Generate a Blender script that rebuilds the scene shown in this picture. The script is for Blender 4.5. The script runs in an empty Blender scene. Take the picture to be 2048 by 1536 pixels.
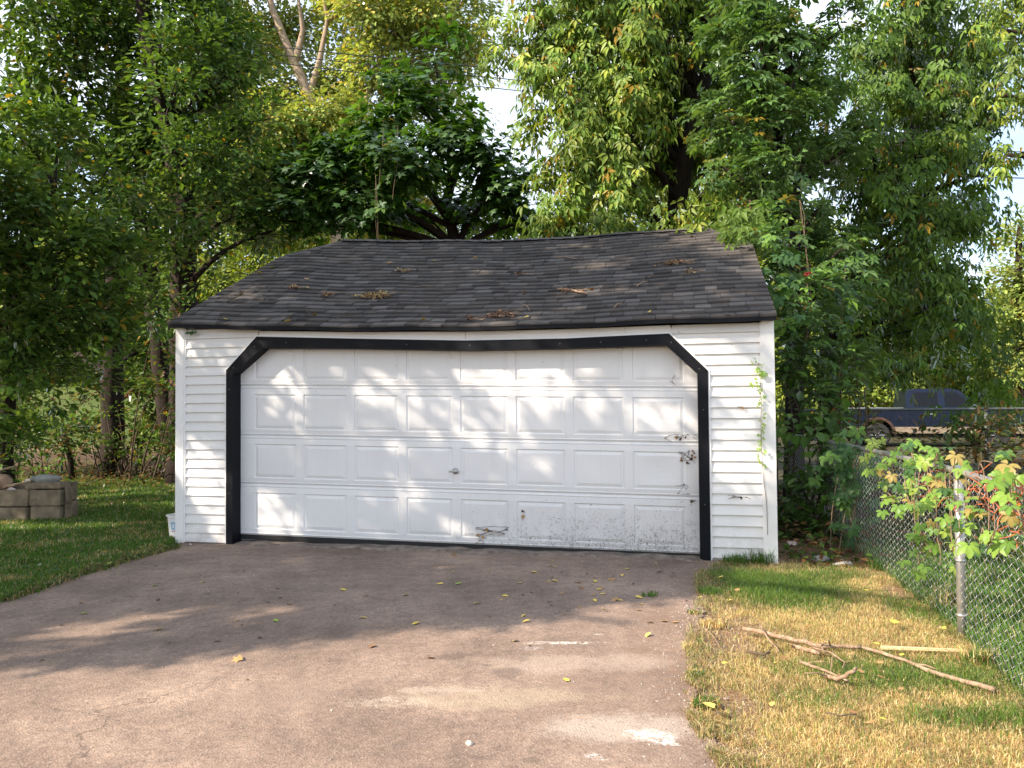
import bpy, bmesh, math, random
import numpy as np
from mathutils import Matrix, Vector

random.seed(7)
RNG = np.random.default_rng(11)
C = bpy.context.scene.collection
SC = bpy.context.scene

# ---------------------------------------------------------------- camera
FPX = 1538.0                      # focal length in pixels of the 2048 px wide photograph
CAM = Vector((0.0, 0.0, 1.5))
ROT = Matrix.Rotation(math.radians(90 + 1.53), 4, 'X') @ Matrix.Rotation(math.radians(-0.5), 4, 'Z')
cam_data = bpy.data.cameras.new('camera')
cam = bpy.data.objects.new('camera', cam_data)
C.objects.link(cam)
cam.matrix_world = Matrix.Translation(CAM) @ ROT
cam_data.sensor_width = 36.0
cam_data.lens = FPX / 2048 * 36.0
cam_data.clip_start = 0.05
cam_data.clip_end = 600
SC.camera = cam

# ---------------------------------------------------------------- sky, sun, exposure
SUN_AZ = math.radians(244)        # clockwise from +Y
SUN_EL = math.radians(36)
SUN_TO = Vector((math.sin(SUN_AZ) * math.cos(SUN_EL), math.cos(SUN_AZ) * math.cos(SUN_EL), math.sin(SUN_EL)))
world = bpy.data.worlds.new('World')
SC.world = world
world.use_nodes = True
wn, wl = world.node_tree.nodes, world.node_tree.links
wn.clear()
w_out = wn.new('ShaderNodeOutputWorld')
w_bg = wn.new('ShaderNodeBackground')
w_sky = wn.new('ShaderNodeTexSky')
w_sky.sky_type = 'NISHITA'
w_sky.sun_disc = False
w_sky.sun_elevation = SUN_EL
w_sky.sun_rotation = SUN_AZ
w_sky.air_density = 1.0
w_sky.dust_density = 2.0
w_sky.ozone_density = 1.0
w_tc = wn.new('ShaderNodeTexCoord')
w_no = wn.new('ShaderNodeTexNoise'); w_no.inputs['Scale'].default_value = 2.6; w_no.inputs['Detail'].default_value = 6
w_mp = wn.new('ShaderNodeMapping'); w_mp.inputs['Scale'].default_value = (1, 1, 2.2)
w_rp = wn.new('ShaderNodeValToRGB')
w_rp.color_ramp.elements[0].position = 0.36; w_rp.color_ramp.elements[0].color = (0.25, 0.25, 0.25, 1)
w_rp.color_ramp.elements[1].position = 0.60; w_rp.color_ramp.elements[1].color = (0.95, 0.95, 0.95, 1)
w_mx = wn.new('ShaderNodeMix'); w_mx.data_type = 'RGBA'
w_mx.inputs[7].default_value = (4.35, 4.8, 5.5, 1)      # bright thin cloud
wl.new(w_tc.outputs['Generated'], w_mp.inputs['Vector']); wl.new(w_mp.outputs[0], w_no.inputs['Vector'])
wl.new(w_no.outputs['Fac'], w_rp.inputs['Fac']); wl.new(w_rp.outputs['Color'], w_mx.inputs[0])
wl.new(w_sky.outputs['Color'], w_mx.inputs[6]); wl.new(w_mx.outputs[2], w_bg.inputs['Color'])
w_bg.inputs['Strength'].default_value = 0.15
wl.new(w_bg.outputs[0], w_out.inputs['Surface'])

sun_data = bpy.data.lights.new('sun', 'SUN')
sun_data.energy = 5.0
sun_data.angle = math.radians(0.6)
sun_data.color = (1.0, 0.86, 0.70)
sun = bpy.data.objects.new('sun', sun_data)
C.objects.link(sun)
sun.rotation_euler = (-SUN_TO).to_track_quat('-Z', 'Y').to_euler()
sun.location = SUN_TO * 60

SC.view_settings.view_transform = 'Standard'
SC.view_settings.look = 'None'
SC.view_settings.gamma = 1
SC.view_settings.use_curve_mapping = False
SC.view_settings.exposure = 1.08
SC.cycles.use_denoising = True
SC.cycles.max_bounces = 7
SC.cycles.diffuse_bounces = 4
SC.cycles.transmission_bounces = 5
SC.cycles.transparent_max_bounces = 4
SC.cycles.caustics_reflective = False
SC.cycles.caustics_refractive = False

# ---------------------------------------------------------------- picture measuring helpers
R3 = ROT.to_3x3()
def ray(px, py):
    return (R3 @ Vector(((px - 1024) / FPX, (768 - py) / FPX, -1))).normalized()
def at(px, py, Y):
    d = ray(px, py); return CAM + d * (Y / d.y)
def gnd(px, py, z=0.0):
    d = ray(px, py); return CAM + d * ((z - CAM.z) / d.z)

GL = gnd(355, 1086); GR = gnd(1553, 1127)
AX = (GR - GL).normalized()                 # along the front wall
BX = Vector((-AX.y, AX.x, 0))               # into the garage
WIDTH = (GR - GL).length
GROT = math.atan2(AX.y, AX.x)
def W(px, py, d=0.0):
    """photo pixel -> (along, height) on the plane d metres behind the front wall"""
    r = ray(px, py); o = CAM - GL
    t = (d - o.dot(BX)) / r.dot(BX)
    p = o + r * t
    return p.dot(AX), p.z
def to_world(a, d, z):
    return GL + AX * a + BX * d + Vector((0, 0, z))

# ---------------------------------------------------------------- mesh helpers
def mesh_np(name, V, F, mats, tint=None, smooth=False, uv=None):
    """V (n,3), F (m,3 or 4) arrays -> mesh, tint (n,3) colours per vertex"""
    V = np.asarray(V, dtype=np.float32); F = np.asarray(F, dtype=np.int32)
    me = bpy.data.meshes.new(name)
    k = F.shape[1]
    me.vertices.add(len(V)); me.vertices.foreach_set('co', V.ravel())
    me.loops.add(F.size); me.loops.foreach_set('vertex_index', F.ravel())
    me.polygons.add(len(F))
    me.polygons.foreach_set('loop_start', np.arange(0, F.size, k, dtype=np.int32))
    me.polygons.foreach_set('loop_total', np.full(len(F), k, dtype=np.int32))
    if smooth:
        me.polygons.foreach_set('use_smooth', np.ones(len(F), dtype=bool))
    for m in (mats if isinstance(mats, (list, tuple)) else [mats]):
        me.materials.append(m)
    if tint is not None:
        at_ = me.color_attributes.new('tint', 'FLOAT_COLOR', 'POINT')
        c = np.ones((len(V), 4), dtype=np.float32); c[:, :3] = tint
        at_.data.foreach_set('color', c.ravel())
    me.update(calc_edges=True)
    return me

def link(name, me, parent=None, **props):
    o = bpy.data.objects.new(name, me); C.objects.link(o)
    if parent is not None: o.parent = parent
    for k, v in props.items(): o[k] = v
    return o

def empty(name, loc, rz, label, cat, group=None):
    o = bpy.data.objects.new(name, None); C.objects.link(o)
    o.location = loc; o.rotation_euler = (0, 0, rz)
    o['label'] = label; o['category'] = cat
    if group: o['group'] = group
    return o

class MB:
    """collects faces of one piece, mixed polygons"""
    def __init__(s): s.v = []; s.f = []; s.t = []
    def poly(s, pts, tint=None):
        n = len(s.v); s.v += [tuple(p) for p in pts]; s.f.append(tuple(range(n, n + len(pts))))
        if tint is not None: s.t += [tint] * len(pts)
    def hexa(s, p, tint=None):
        """8 points: bottom 4 then top 4"""
        n = len(s.v); s.v += [tuple(q) for q in p]
        for f in ((3, 2, 1, 0), (4, 5, 6, 7), (0, 1, 5, 4), (1, 2, 6, 5), (2, 3, 7, 6), (3, 0, 4, 7)):
            s.f.append(tuple(n + i for i in f))
        if tint is not None: s.t += [tint] * 8
    def box(s, x0, x1, y0, y1, z0, z1, tint=None):
        s.hexa([(x0, y0, z0), (x1, y0, z0), (x1, y1, z0), (x0, y1, z0), (x0, y0, z1), (x1, y0, z1), (x1, y1, z1), (x0, y1, z1)], tint)
    def tube(s, pts, rad, n=8, cap=True):
        pts = [Vector(p) for p in pts]
        rad = rad if isinstance(rad, (list, tuple)) else [rad] * len(pts)
        base = len(s.v); up = Vector((0.13, 0.2, 1)).normalized()
        for i, p in enumerate(pts):
            t = (pts[min(i + 1, len(pts) - 1)] - pts[max(i - 1, 0)])
            t = t.normalized() if t.length > 1e-9 else Vector((0, 0, 1))
            u = t.cross(up)
            if u.length < 0.05: u = t.cross(Vector((1, 0, 0)))
            u.normalize(); w = t.cross(u).normalized()
            for j in range(n):
                a = 2 * math.pi * j / n
                s.v.append(tuple(p + (u * math.cos(a) + w * math.sin(a)) * rad[i]))
        for i in range(len(pts) - 1):
            for j in range(n):
                a = base + i * n + j; b = base + i * n + (j + 1) % n
                s.f.append((a, b, b + n, a + n))
        if cap:
            s.f.append(tuple(base + j for j in range(n))[::-1])
            s.f.append(tuple(base + (len(pts) - 1) * n + j for j in range(n)))
    def mesh(s, name, m, smooth=False, bevel=0.0):
        me = bpy.data.meshes.new(name); me.from_pydata(s.v, [], s.f)
        for q in (m if isinstance(m, (list, tuple)) else [m]): me.materials.append(q)
        if s.t:
            a = me.color_attributes.new('tint', 'FLOAT_COLOR', 'POINT')
            for i, c in enumerate(s.t): a.data[i].color = (c[0], c[1], c[2], 1)
        if bevel:
            bm = bmesh.new(); bm.from_mesh(me)
            bmesh.ops.bevel(bm, geom=list(bm.edges), offset=bevel, segments=2, affect='EDGES', clamp_overlap=True)
            bm.to_mesh(me); bm.free()
        if smooth:
            for p in me.polygons: p.use_smooth = True
        me.update()
        return me
    def build(s, name, m, parent=None, smooth=False, bevel=0.0, **props):
        return link(name, s.mesh(name, m, smooth, bevel), parent, **props)

# ---------------------------------------------------------------- materials
def new_mat(name):
    m = bpy.data.materials.new(name); m.use_nodes = True
    nt = m.node_tree; nt.nodes.clear()
    out = nt.nodes.new('ShaderNodeOutputMaterial')
    return m, nt, out
class NT:
    def __init__(s, nt): s.nt = nt
    def n(s, kind, **kw):
        x = s.nt.nodes.new(kind)
        for k, v in kw.items(): setattr(x, k, v)
        return x
    def l(s, a, b): s.nt.links.new(a, b)
    def noise(s, vec, scale, detail=4, rough=0.6, dist=0.0):
        x = s.n('ShaderNodeTexNoise'); x.inputs['Scale'].default_value = scale
        x.inputs['Detail'].default_value = detail; x.inputs['Roughness'].default_value = rough
        x.inputs['Distortion'].default_value = dist
        if vec is not None: s.l(vec, x.inputs['Vector'])
        return x.outputs['Fac']
    def ramp(s, fac, stops):
        x = s.n('ShaderNodeValToRGB'); e = x.color_ramp.elements
        while len(e) < len(stops): e.new(0.5)
        for i, (p, c) in enumerate(stops):
            e[i].position = p; e[i].color = (*c, 1) if isinstance(c, tuple) else (c, c, c, 1)
        s.l(fac, x.inputs['Fac']); return x.outputs['Color']
    def mix(s, fac, a, b, mode='MIX'):
        x = s.n('ShaderNodeMix', data_type='RGBA', blend_type=mode)
        for sock, v in ((0, fac), (6, a), (7, b)):
            if isinstance(v, (int, float)): x.inputs[sock].default_value = v
            elif isinstance(v, tuple): x.inputs[sock].default_value = (*v, 1)
            else: s.l(v, x.inputs[sock])
        return x.outputs[2]
    def math(s, op, a, b=0.0):
        x = s.n('ShaderNodeMath', operation=op)
        for i, v in enumerate((a, b)):
            if isinstance(v, (int, float)): x.inputs[i].default_value = v
            else: s.l(v, x.inputs[i])
        return x.outputs[0]
    def coords(s, which='Object', scale=None, rot=None):
        x = s.n('ShaderNodeTexCoord').outputs[which]
        if scale is None and rot is None: return x
        m = s.n('ShaderNodeMapping')
        if scale: m.inputs['Scale'].default_value = scale
        if rot: m.inputs['Rotation'].default_value = rot
        s.l(x, m.inputs['Vector']); return m.outputs[0]
    def pos(s):
        return s.n('ShaderNodeNewGeometry').outputs['Position']
    def bump(s, h, strength, dist=0.01):
        b = s.n('ShaderNodeBump'); b.inputs['Strength'].default_value = strength; b.inputs['Distance'].default_value = dist
        s.l(h, b.inputs['Height']); return b.outputs[0]
    def principled(s, out, col, rough=0.6, normal=None, spec=0.5, metal=0.0):
        p = s.n('ShaderNodeBsdfPrincipled')
        for k, v in (('Base Color', col), ('Roughness', rough), ('Metallic', metal), ('Specular IOR Level', spec)):
            if isinstance(v, (int, float)): p.inputs[k].default_value = v
            elif isinstance(v, tuple): p.inputs[k].default_value = (*v, 1)
            else: s.l(v, p.inputs[k])
        if normal is not None: s.l(normal, p.inputs['Normal'])
        s.l(p.outputs[0], out.inputs['Surface']); return p

def simple(name, col, rough=0.6, var=0.15, scale=8.0, bump=0.0, bscale=60.0, spec=0.5, metal=0.0, coord='Object'):
    m, nt, out = new_mat(name); t = NT(nt); v = t.coords(coord)
    f = t.noise(v, scale, 5)
    lo = tuple(c * (1 - var) for c in col); hi = tuple(min(1, c * (1 + var)) for c in col)
    c = t.ramp(f, [(0.3, lo), (0.7, hi)])
    nrm = t.bump(t.noise(v, bscale, 3), bump) if bump else None
    t.principled(out, c, rough, nrm, spec, metal); return m

def leaf_mat(name, hue=(1, 1, 1), trans=0.45, gloss=0.25):
    """thin leaf: diffuse + light coming through + a little gloss; colour comes from each leaf's tint"""
    m, nt, out = new_mat(name); t = NT(nt)
    a = t.n('ShaderNodeAttribute', attribute_name='tint')
    col = t.mix(1.0, a.outputs['Color'], hue, 'MULTIPLY')
    back = t.mix(1.0, col, (1.55, 1.45, 0.55), 'MULTIPLY')
    d = t.n('ShaderNodeBsdfDiffuse'); t.l(col, d.inputs['Color'])
    tr = t.n('ShaderNodeBsdfTranslucent'); t.l(back, tr.inputs['Color'])
    mx = t.n('ShaderNodeMixShader'); mx.inputs[0].default_value = trans
    t.l(d.outputs[0], mx.inputs[1]); t.l(tr.outputs[0], mx.inputs[2])
    g = t.n('ShaderNodeBsdfGlossy'); g.inputs['Roughness'].default_value = 0.38
    g.inputs['Color'].default_value = (0.9, 0.95, 1.0, 1)
    fr = t.n('ShaderNodeFresnel'); fr.inputs['IOR'].default_value = 1.4
    f2 = t.math('MULTIPLY', fr.outputs[0], gloss * 1.3)
    m2 = t.n('ShaderNodeMixShader'); t.l(f2, m2.inputs[0])
    t.l(mx.outputs[0], m2.inputs[1]); t.l(g.outputs[0], m2.inputs[2])
    t.l(m2.outputs[0], out.inputs['Surface']); return m

def tint_mat(name, rough=0.9, grain=0.35, gscale=90.0, bump=0.4, spec=0.3, wear=None):
    m, nt, out = new_mat(name); t = NT(nt); v = t.coords('Object')
    a = t.n('ShaderNodeAttribute', attribute_name='tint').outputs['Color']
    g = t.noise(v, gscale, 3, 0.8)
    c = t.mix(1.0, a, t.ramp(g, [(0.3, 1 - grain), (0.7, 1 + grain)]), 'MULTIPLY')
    if wear:
        w = t.ramp(t.noise(v, 1.3, 5, 0.65), [(0.50, 0.0), (0.72, 1.0)])
        c = t.mix(t.math('MULTIPLY', w, 0.45), c, wear)
    t.principled(out, c, rough, t.bump(g, bump, 0.004), spec); return m

LEAF = leaf_mat('leaf', hue=(1.14, 1.0, 0.85), trans=0.42)
LEAF_MATT = leaf_mat('matt_leaf', hue=(1.12, 1.0, 0.85), trans=0.42, gloss=0.07)
LEAF_VINE = leaf_mat('vine_leaf', trans=0.40, gloss=0.30)
LEAF_DRY = tint_mat('dry_leaf', 0.8, 0.25, 60, 0.3)
GRASS = leaf_mat('grass_blade', hue=(0.98, 1.03, 0.95), trans=0.35, gloss=0.10)
BARK = None
def bark_mat(name, a, b):
    m, nt, out = new_mat(name); t = NT(nt); v = t.coords('Object', scale=(9, 9, 1.6))
    f = t.noise(v, 2.2, 7, 0.7, 1.2)
    c = t.ramp(f, [(0.32, a), (0.66, b)])
    t.principled(out, c, 0.9, t.bump(f, 0.9, 0.03), 0.2); return m
BARK = bark_mat('bark', (0.013, 0.010, 0.008), (0.050, 0.035, 0.027))
BARK_PALE = bark_mat('pale_bark', (0.20, 0.14, 0.09), (0.42, 0.33, 0.24))
TWIG = simple('twig_wood', (0.09, 0.06, 0.04), 0.9, 0.3, 20)
STICK = bark_mat('dry_stick', (0.22, 0.13, 0.08), (0.50, 0.36, 0.25))
STAKE = simple('raw_wood', (0.62, 0.44, 0.24), 0.8, 0.2, 15, 0.3, 40)
STEM_RED = simple('red_vine_stem', (0.42, 0.12, 0.05), 0.6, 0.3, 30)
STEM_DRY = simple('dry_vine_stem', (0.20, 0.135, 0.085), 0.85, 0.3, 30)

def clouded_white(name, col, rough, specks):
    m, nt, out = new_mat(name); t = NT(nt); v = t.coords('Object')
    base = t.ramp(t.noise(v, 1.1, 5, 0.6), [(0.3, tuple(c * 0.93 for c in col)), (0.7, col)])
    sep = t.n('ShaderNodeSeparateXYZ'); t.l(v, sep.inputs[0])
    x, z = sep.outputs[0], sep.outputs[2]
    # grime creeping up from the ground, more of it towards the right-hand end
    low = t.n('ShaderNodeMapRange'); low.inputs[1].default_value = 0.75; low.inputs[2].default_value = 0.05
    t.l(z, low.inputs[0])
    rgt = t.n('ShaderNodeMapRange'); rgt.inputs[1].default_value = 2.2; rgt.inputs[2].default_value = 4.4
    t.l(x, rgt.inputs[0])
    k = t.math('MULTIPLY', low.outputs[0], rgt.outputs[0])
    if specks:
        film = t.math('MULTIPLY', k, t.ramp(t.noise(v, 3.5, 6, 0.7), [(0.3, 0.25), (0.7, 1.0)]))
        base = t.mix(t.math('MULTIPLY', film, 0.60), base, (0.33, 0.31, 0.29))
        sp = t.math('ADD', t.noise(t.coords('Object', scale=(1, 1, 0.7)), 74, 3, 0.65, 1.2), t.math('MULTIPLY', t.math('SUBTRACT', t.noise(v, 7, 4, .7), 0.5), 0.22))
        thr = t.math('SUBTRACT', 0.78, t.math('MULTIPLY', t.math('POWER', k, 0.6), 0.245))
        sm = t.n('ShaderNodeMapRange'); t.l(t.math('SUBTRACT', sp, thr), sm.inputs[0])
        sm.inputs[1].default_value = 0.0; sm.inputs[2].default_value = 0.025
        base = t.mix(t.math('MULTIPLY', sm.outputs[0], 0.68), base, (0.07, 0.06, 0.05))
    else:
        lo = t.n('ShaderNodeMapRange'); lo.inputs[1].default_value = 0.45; lo.inputs[2].default_value = 0.0; t.l(z, lo.inputs[0])
        gr = t.math('MULTIPLY', lo.outputs[0], t.ramp(t.noise(v, 6, 6, 0.7), [(0.42, 0.0), (0.62, 1.0)]))
        base = t.mix(t.math('MULTIPLY', gr, 0.5), base, (0.42, 0.34, 0.28))
        sp = t.noise(v, 30, 2, 0.5)
        base = t.mix(t.ramp(sp, [(0.76, 0.0), (0.79, 0.7)]), base, (0.2, 0.17, 0.14))
    streak = t.noise(t.coords('Object', scale=(14, 14, 0.9)), 1.6, 5, 0.7)
    base = t.mix(t.ramp(streak, [(0.52, 0.0), (0.80, 0.14)]), base, (0.50, 0.46, 0.40))
    fleck = t.noise(v, 21, 3, 0.6, 0.5)
    base = t.mix(t.ramp(fleck, [(0.735, 0.0), (0.76, 0.6)]), base, (0.22, 0.17, 0.12))
    t.principled(out, base, rough, t.bump(t.noise(v, 5, 3), 0.06, 0.02), 0.45); return m
SIDING = clouded_white('white_vinyl_siding', (0.80, 0.785, 0.765), 0.45, False)
DOOR = clouded_white('white_door_paint', (0.80, 0.795, 0.79), 0.38, True)
TRIM_W = simple('white_trim', (0.80, 0.79, 0.775), 0.45, 0.05, 3)
TRIM_B = simple('black_painted_trim', (0.0050, 0.0058, 0.0085), 0.55, 0.35, 5, 0.08, 30, 0.15)
RUBBER = simple('black_rubber', (0.012, 0.012, 0.012), 0.8, 0.2)
METAL = simple('galvanised_steel', (0.46, 0.45, 0.43), 0.45, 0.2, 12, 0.1, 80, 0.5, 0.7)
METAL_OLD = simple('weathered_steel', (0.10, 0.115, 0.11), 0.6, 0.3, 10, 0.1, 80, 0.5, 0.4)
SHINGLE = tint_mat('asphalt_shingle', 0.95, 0.35, 150, 0.5, 0.2, wear=(0.105, 0.088, 0.075))

# ================================================================ ground
def smooth(t): t = min(1.0, max(0.0, t)); return t * t * (3 - 2 * t)
def gz(x, y):
    """height of the ground: flat yard, a bank rising on the left beyond the trees"""
    r = smooth((y - 18.5) / 26.0) * smooth((2.0 - x) / 9.0) * 2.9
    return r
def vnoise(x, y, s=1.0, seed=0):
    """cheap smooth value noise, arrays ok"""
    x = np.asarray(x, float) * s + seed * 13.7; y = np.asarray(y, float) * s + seed * 7.3
    xi = np.floor(x); yi = np.floor(y); fx = x - xi; fy = y - yi
    fx = fx * fx * (3 - 2 * fx); fy = fy * fy * (3 - 2 * fy)
    def h(a, b):
        v = np.sin(a * 127.1 + b * 311.7 + seed * 74.7) * 43758.5453
        return v - np.floor(v)
    return (h(xi, yi) * (1 - fx) + h(xi + 1, yi) * fx) * (1 - fy) + (h(xi, yi + 1) * (1 - fx) + h(xi + 1, yi + 1) * fx) * fy
def fbm(x, y, s=1.0, seed=0):
    return (vnoise(x, y, s, seed) + 0.5 * vnoise(x, y, s * 2.1, seed + 3) + 0.25 * vnoise(x, y, s * 4.3, seed + 5)) / 1.75

DRIVE_L = [gnd(*p) for p in [(338, 1101), (300, 1111), (249, 1124), (210, 1137), (176, 1147), (118, 1166), (59, 1187), (0, 1207)]]
DRIVE_R = [gnd(*p) for p in [(1478, 1123), (1420, 1140), (1404, 1165), (1412, 1200), (1402, 1250), (1392, 1300), (1402, 1350), (1388, 1400), (1405, 1450), (1440, 1500), (1470, 1545)]]
def inner(poly, x, y):
    """points in polygon, arrays"""
    x = np.asarray(x); y = np.asarray(y); c = np.zeros(x.shape, bool); n = len(poly)
    for i in range(n):
        x0, y0 = poly[i][:2]; x1, y1 = poly[(i + 1) % n][:2]
        if y0 == y1: continue
        k = ((y0 > y) != (y1 > y)) & (x < (x1 - x0) * (y - y0) / (y1 - y0) + x0)
        c ^= k
    return c
def rough_edge(pts, amp=0.03, step=0.07, seed=0):
    out = []; r = random.Random(seed)
    for i in range(len(pts) - 1):
        a, b = pts[i], pts[i + 1]; n = max(1, int((b - a).length / step))
        for k in range(n):
            p = a.lerp(b, k / n); out.append((p.x + r.uniform(-amp, amp), p.y + r.uniform(-amp, amp)))
    out.append((pts[-1].x, pts[-1].y)); return out
back_l = GL + BX * 0.04 + AX * 0.03; back_r = GL + BX * 0.04 + AX * (WIDTH - 0.85)
drive_poly = rough_edge(DRIVE_L, 0.025, 0.06, 1) + [(-5.4, 5.45), (-9, 4.2), (-9, -5), (1.5, -5), (1.42, 2.2)] + rough_edge(list(reversed(DRIVE_R)), 0.02, 0.04, 2)[:-1] + [(back_r.x, back_r.y), (back_l.x, back_l.y)]

FENCE_PATH = [Vector(p) for p in [(1.75, 0.6, 0), (2.12, 2.3, 0), (2.50, 3.75, 0), (2.85, 4.95, 0), (3.10, 6.1, 0), (3.30, 7.1, 0), (3.62, 9.0, 0), (3.95, 11.3, 0)]]
def fence_x(y):
    for a, b in zip(FENCE_PATH, FENCE_PATH[1:]):
        if a.y <= y <= b.y: return a.x + (b.x - a.x) * (y - a.y) / (b.y - a.y)
    return FENCE_PATH[0].x if y < FENCE_PATH[0].y else FENCE_PATH[-1].x
def drive_right_x(y):
    P = DRIVE_R
    if y >= P[0].y: return P[0].x
    if y <= P[-1].y: return P[-1].x
    for a, b in zip(P, P[1:]):
        if b.y <= y <= a.y: return a.x + (b.x - a.x) * (a.y - y) / max(1e-6, a.y - b.y)
    return P[-1].x
# greener patches on the dry strip, (x, y, radius x, radius y), found where the photograph shows them
def patch(px, py, rx, ry, k): p = gnd(px, py); return (p.x, p.y, rx, ry, k)
GREEN = [patch(1560, 1180, 0.55, 0.55, 1.0), patch(1480, 1160, 0.45, 0.5, 0.9), patch(1640, 1150, 0.45, 0.4, 0.6), patch(1830, 1360, 0.50, 0.26, 0.75),
         patch(1700, 1345, 0.45, 0.2, 0.6), patch(1950, 1440, 0.4, 0.16, 0.7), patch(1640, 1400, 0.35, 0.18, 0.35), patch(1760, 1320, 0.25, 0.2, 0.4), patch(1830, 1230, 0.16, 0.6, 0.5)]
BARE = [patch(1700, 1115, 0.9, 0.35, 1.0), patch(1800, 1180, 0.3, 0.5, 0.7), patch(1500, 1340, 0.35, 0.25, 0.6), patch(1450, 1450, 0.25, 0.45, 0.8), patch(1440, 1290, 0.2, 0.3, 0.5), patch(1700, 1215, 0.25, 0.2, 0.4)]
def blobs(L, x, y):
    v = np.zeros(np.shape(x))
    for cx, cy, rx, ry, k in L:
        v = np.maximum(v, k * np.exp(-((x - cx) / rx) ** 2 - ((y - cy) / ry) ** 2))
    return v
def cover(x, y):
    """-> green (0..1), bare (0..1) for arrays"""
    x = np.asarray(x, float); y = np.asarray(y, float)
    fx = np.interp(y, [p.y for p in FENCE_PATH], [p.x for p in FENCE_PATH])
    dx = np.interp(-y, [-p.y for p in DRIVE_R], [p.x for p in DRIVE_R])
    strip = (x > dx - 0.6) & (x < fx) & (y < 7.4)
    n = fbm(x, y, 2.2, 2)
    green = np.where(strip, np.clip(blobs(GREEN, x, y) * 1.15 + (n - 0.55) * 0.5, 0, 1), np.clip(0.75 + (n - 0.5) * 0.9, 0, 1))
    near = np.clip(1 - (x - dx) / 0.72, 0, 1) * (1 - .8 * blobs(GREEN[:3], x, y))
    bare = np.where(strip, np.clip(np.maximum(blobs(BARE, x, y), near * 1.0) + (n - 0.45) * 0.8, 0, 1), 0)
    woods = (y > 10.8 + 0.0 * x) & (x > -3.2) & (x < 3.6)
    left_brush = np.clip((y - 15.5 - (x + 4) * 0.1) / 1.6, 0, 1) * (y < 24) * (x < -2)
    right_brush = ((y > 7.15) & (x > 2.4) & (x < fx + 0.2)) | ((y > 9.0) & (y < 14) & (x > 3))
    bare = np.maximum(bare, np.maximum(woods * 1.0, np.maximum(left_brush, right_brush * 1.0)))
    return green, bare

xs = np.unique(np.concatenate([np.linspace(-160, -14, 30), np.linspace(-14, -2, 80), np.linspace(-2, 8, 130), np.linspace(8, 22, 40), np.linspace(22, 190, 34)]))
ys = np.unique(np.concatenate([np.linspace(-60, 0, 16), np.linspace(0, 9, 120), np.linspace(9, 24, 90), np.linspace(24, 60, 50), np.linspace(60, 320, 30)]))
GX, GY = np.meshgrid(xs, ys)
gx, gy = GX.ravel(), GY.ravel()
hz = np.array([gz(a, b) for a, b in zip(gx, gy)]) + (fbm(gx, gy, 1.3, 9) - 0.62) * 0.02 * (gy > 1)
ond = inner(drive_poly, gx, gy) | ((gx > -4.4) & (gx < 3.6) & (gy > 6.9) & (gy < 15))
hz = np.where(ond, -0.008, hz)
gr, ba = cover(gx, gy)
soil_g = np.array([0.055, 0.060, 0.022]); straw = np.array([0.30, 0.22, 0.12]); dirt = np.array([0.19, 0.115, 0.078])
col = straw[None] * (1 - gr[:, None]) + soil_g[None] * gr[:, None]
col = col * (1 - ba[:, None]) + dirt[None] * ba[:, None]
far = np.clip((gy - 22) / 4, 0, 1)[:, None]; far[(gx > 4)] = np.clip((gy[gx > 4] - 40) / 10, 0, 1)[:, None]
far[(gx > 4)] = np.clip((gy[gx > 4] - 40) / 10, 0, 1)[:, None]; yard = (gx > 4) & (gy > 8.5) & (gy < 44); col[yard] = np.array([.055, .05, .028])
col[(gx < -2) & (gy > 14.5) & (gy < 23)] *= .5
col = col * (1 - far) + np.array([0.085, 0.115, 0.030]) * far * (0.6 + 0.8 * fbm(gx, gy, .5, 15))[:, None]
nx, ny = len(xs), len(ys)
I = (np.arange(ny - 1)[:, None] * nx + np.arange(nx - 1)[None]).ravel()
F = np.stack([I, I + 1, I + 1 + nx, I + nx], 1)
m, nt, out = new_mat('ground_soil'); t = NT(nt); v = t.pos()
a = t.n('ShaderNodeAttribute', attribute_name='tint').outputs['Color']
g1 = t.noise(v, 26, 6, 0.75); g2 = t.noise(v, 4, 5)
c = t.mix(1.0, a, t.ramp(g1, [(0.3, 0.70), (0.7, 1.32)]), 'MULTIPLY')
c = t.mix(1.0, c, t.ramp(g2, [(0.35, (0.8, 0.85, 0.8)), (0.65, (1.15, 1.1, 1.0))]), 'MULTIPLY')
t.principled(out, c, 0.95, t.bump(g1, 0.7, 0.02), 0.2)
GROUND_MAT = m
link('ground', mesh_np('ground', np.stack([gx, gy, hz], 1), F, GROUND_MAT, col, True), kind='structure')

# ---------------------------------------------------------------- driveway
m, nt, out = new_mat('old_asphalt'); t = NT(nt); v = t.pos()
fine = t.noise(v, 150, 3, 0.75); mid = t.noise(v, 42, 5, 0.7); big = t.noise(v, 0.9, 6, 0.62)
vor = t.n('ShaderNodeTexVoronoi'); vor.inputs['Scale'].default_value = 95; t.l(v, vor.inputs['Vector'])
base = t.ramp(big, [(0.30, (0.150, 0.110, 0.088)), (0.52, (0.235, 0.172, 0.136)), (0.72, (0.345, 0.258, 0.200))])
base = t.mix(1.0, base, t.ramp(mid, [(0.25, 0.66), (0.75, 1.34)]), 'MULTIPLY')
base = t.mix(1.0, base, t.ramp(t.noise(v, 7, 6, 0.7), [(0.3, (0.80, 0.80, 0.82)), (0.7, (1.18, 1.16, 1.12))]), 'MULTIPLY')
base = t.mix(1.0, base, t.ramp(fine, [(0.3, 0.70), (0.7, 1.32)]), 'MULTIPLY')
stones = t.ramp(vor.outputs['Color'], [(0.80, 0.0), (0.92, 1.0)])
base = t.mix(t.math('MULTIPLY', stones, 0.25), base, (0.50, 0.42, 0.35))
sep = t.n('ShaderNodeSeparateXYZ'); t.l(v, sep.inputs[0])
wob = t.noise(v, 3.2, 6, 0.75); wob2 = t.noise(v, 34, 5, 0.85)
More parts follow.
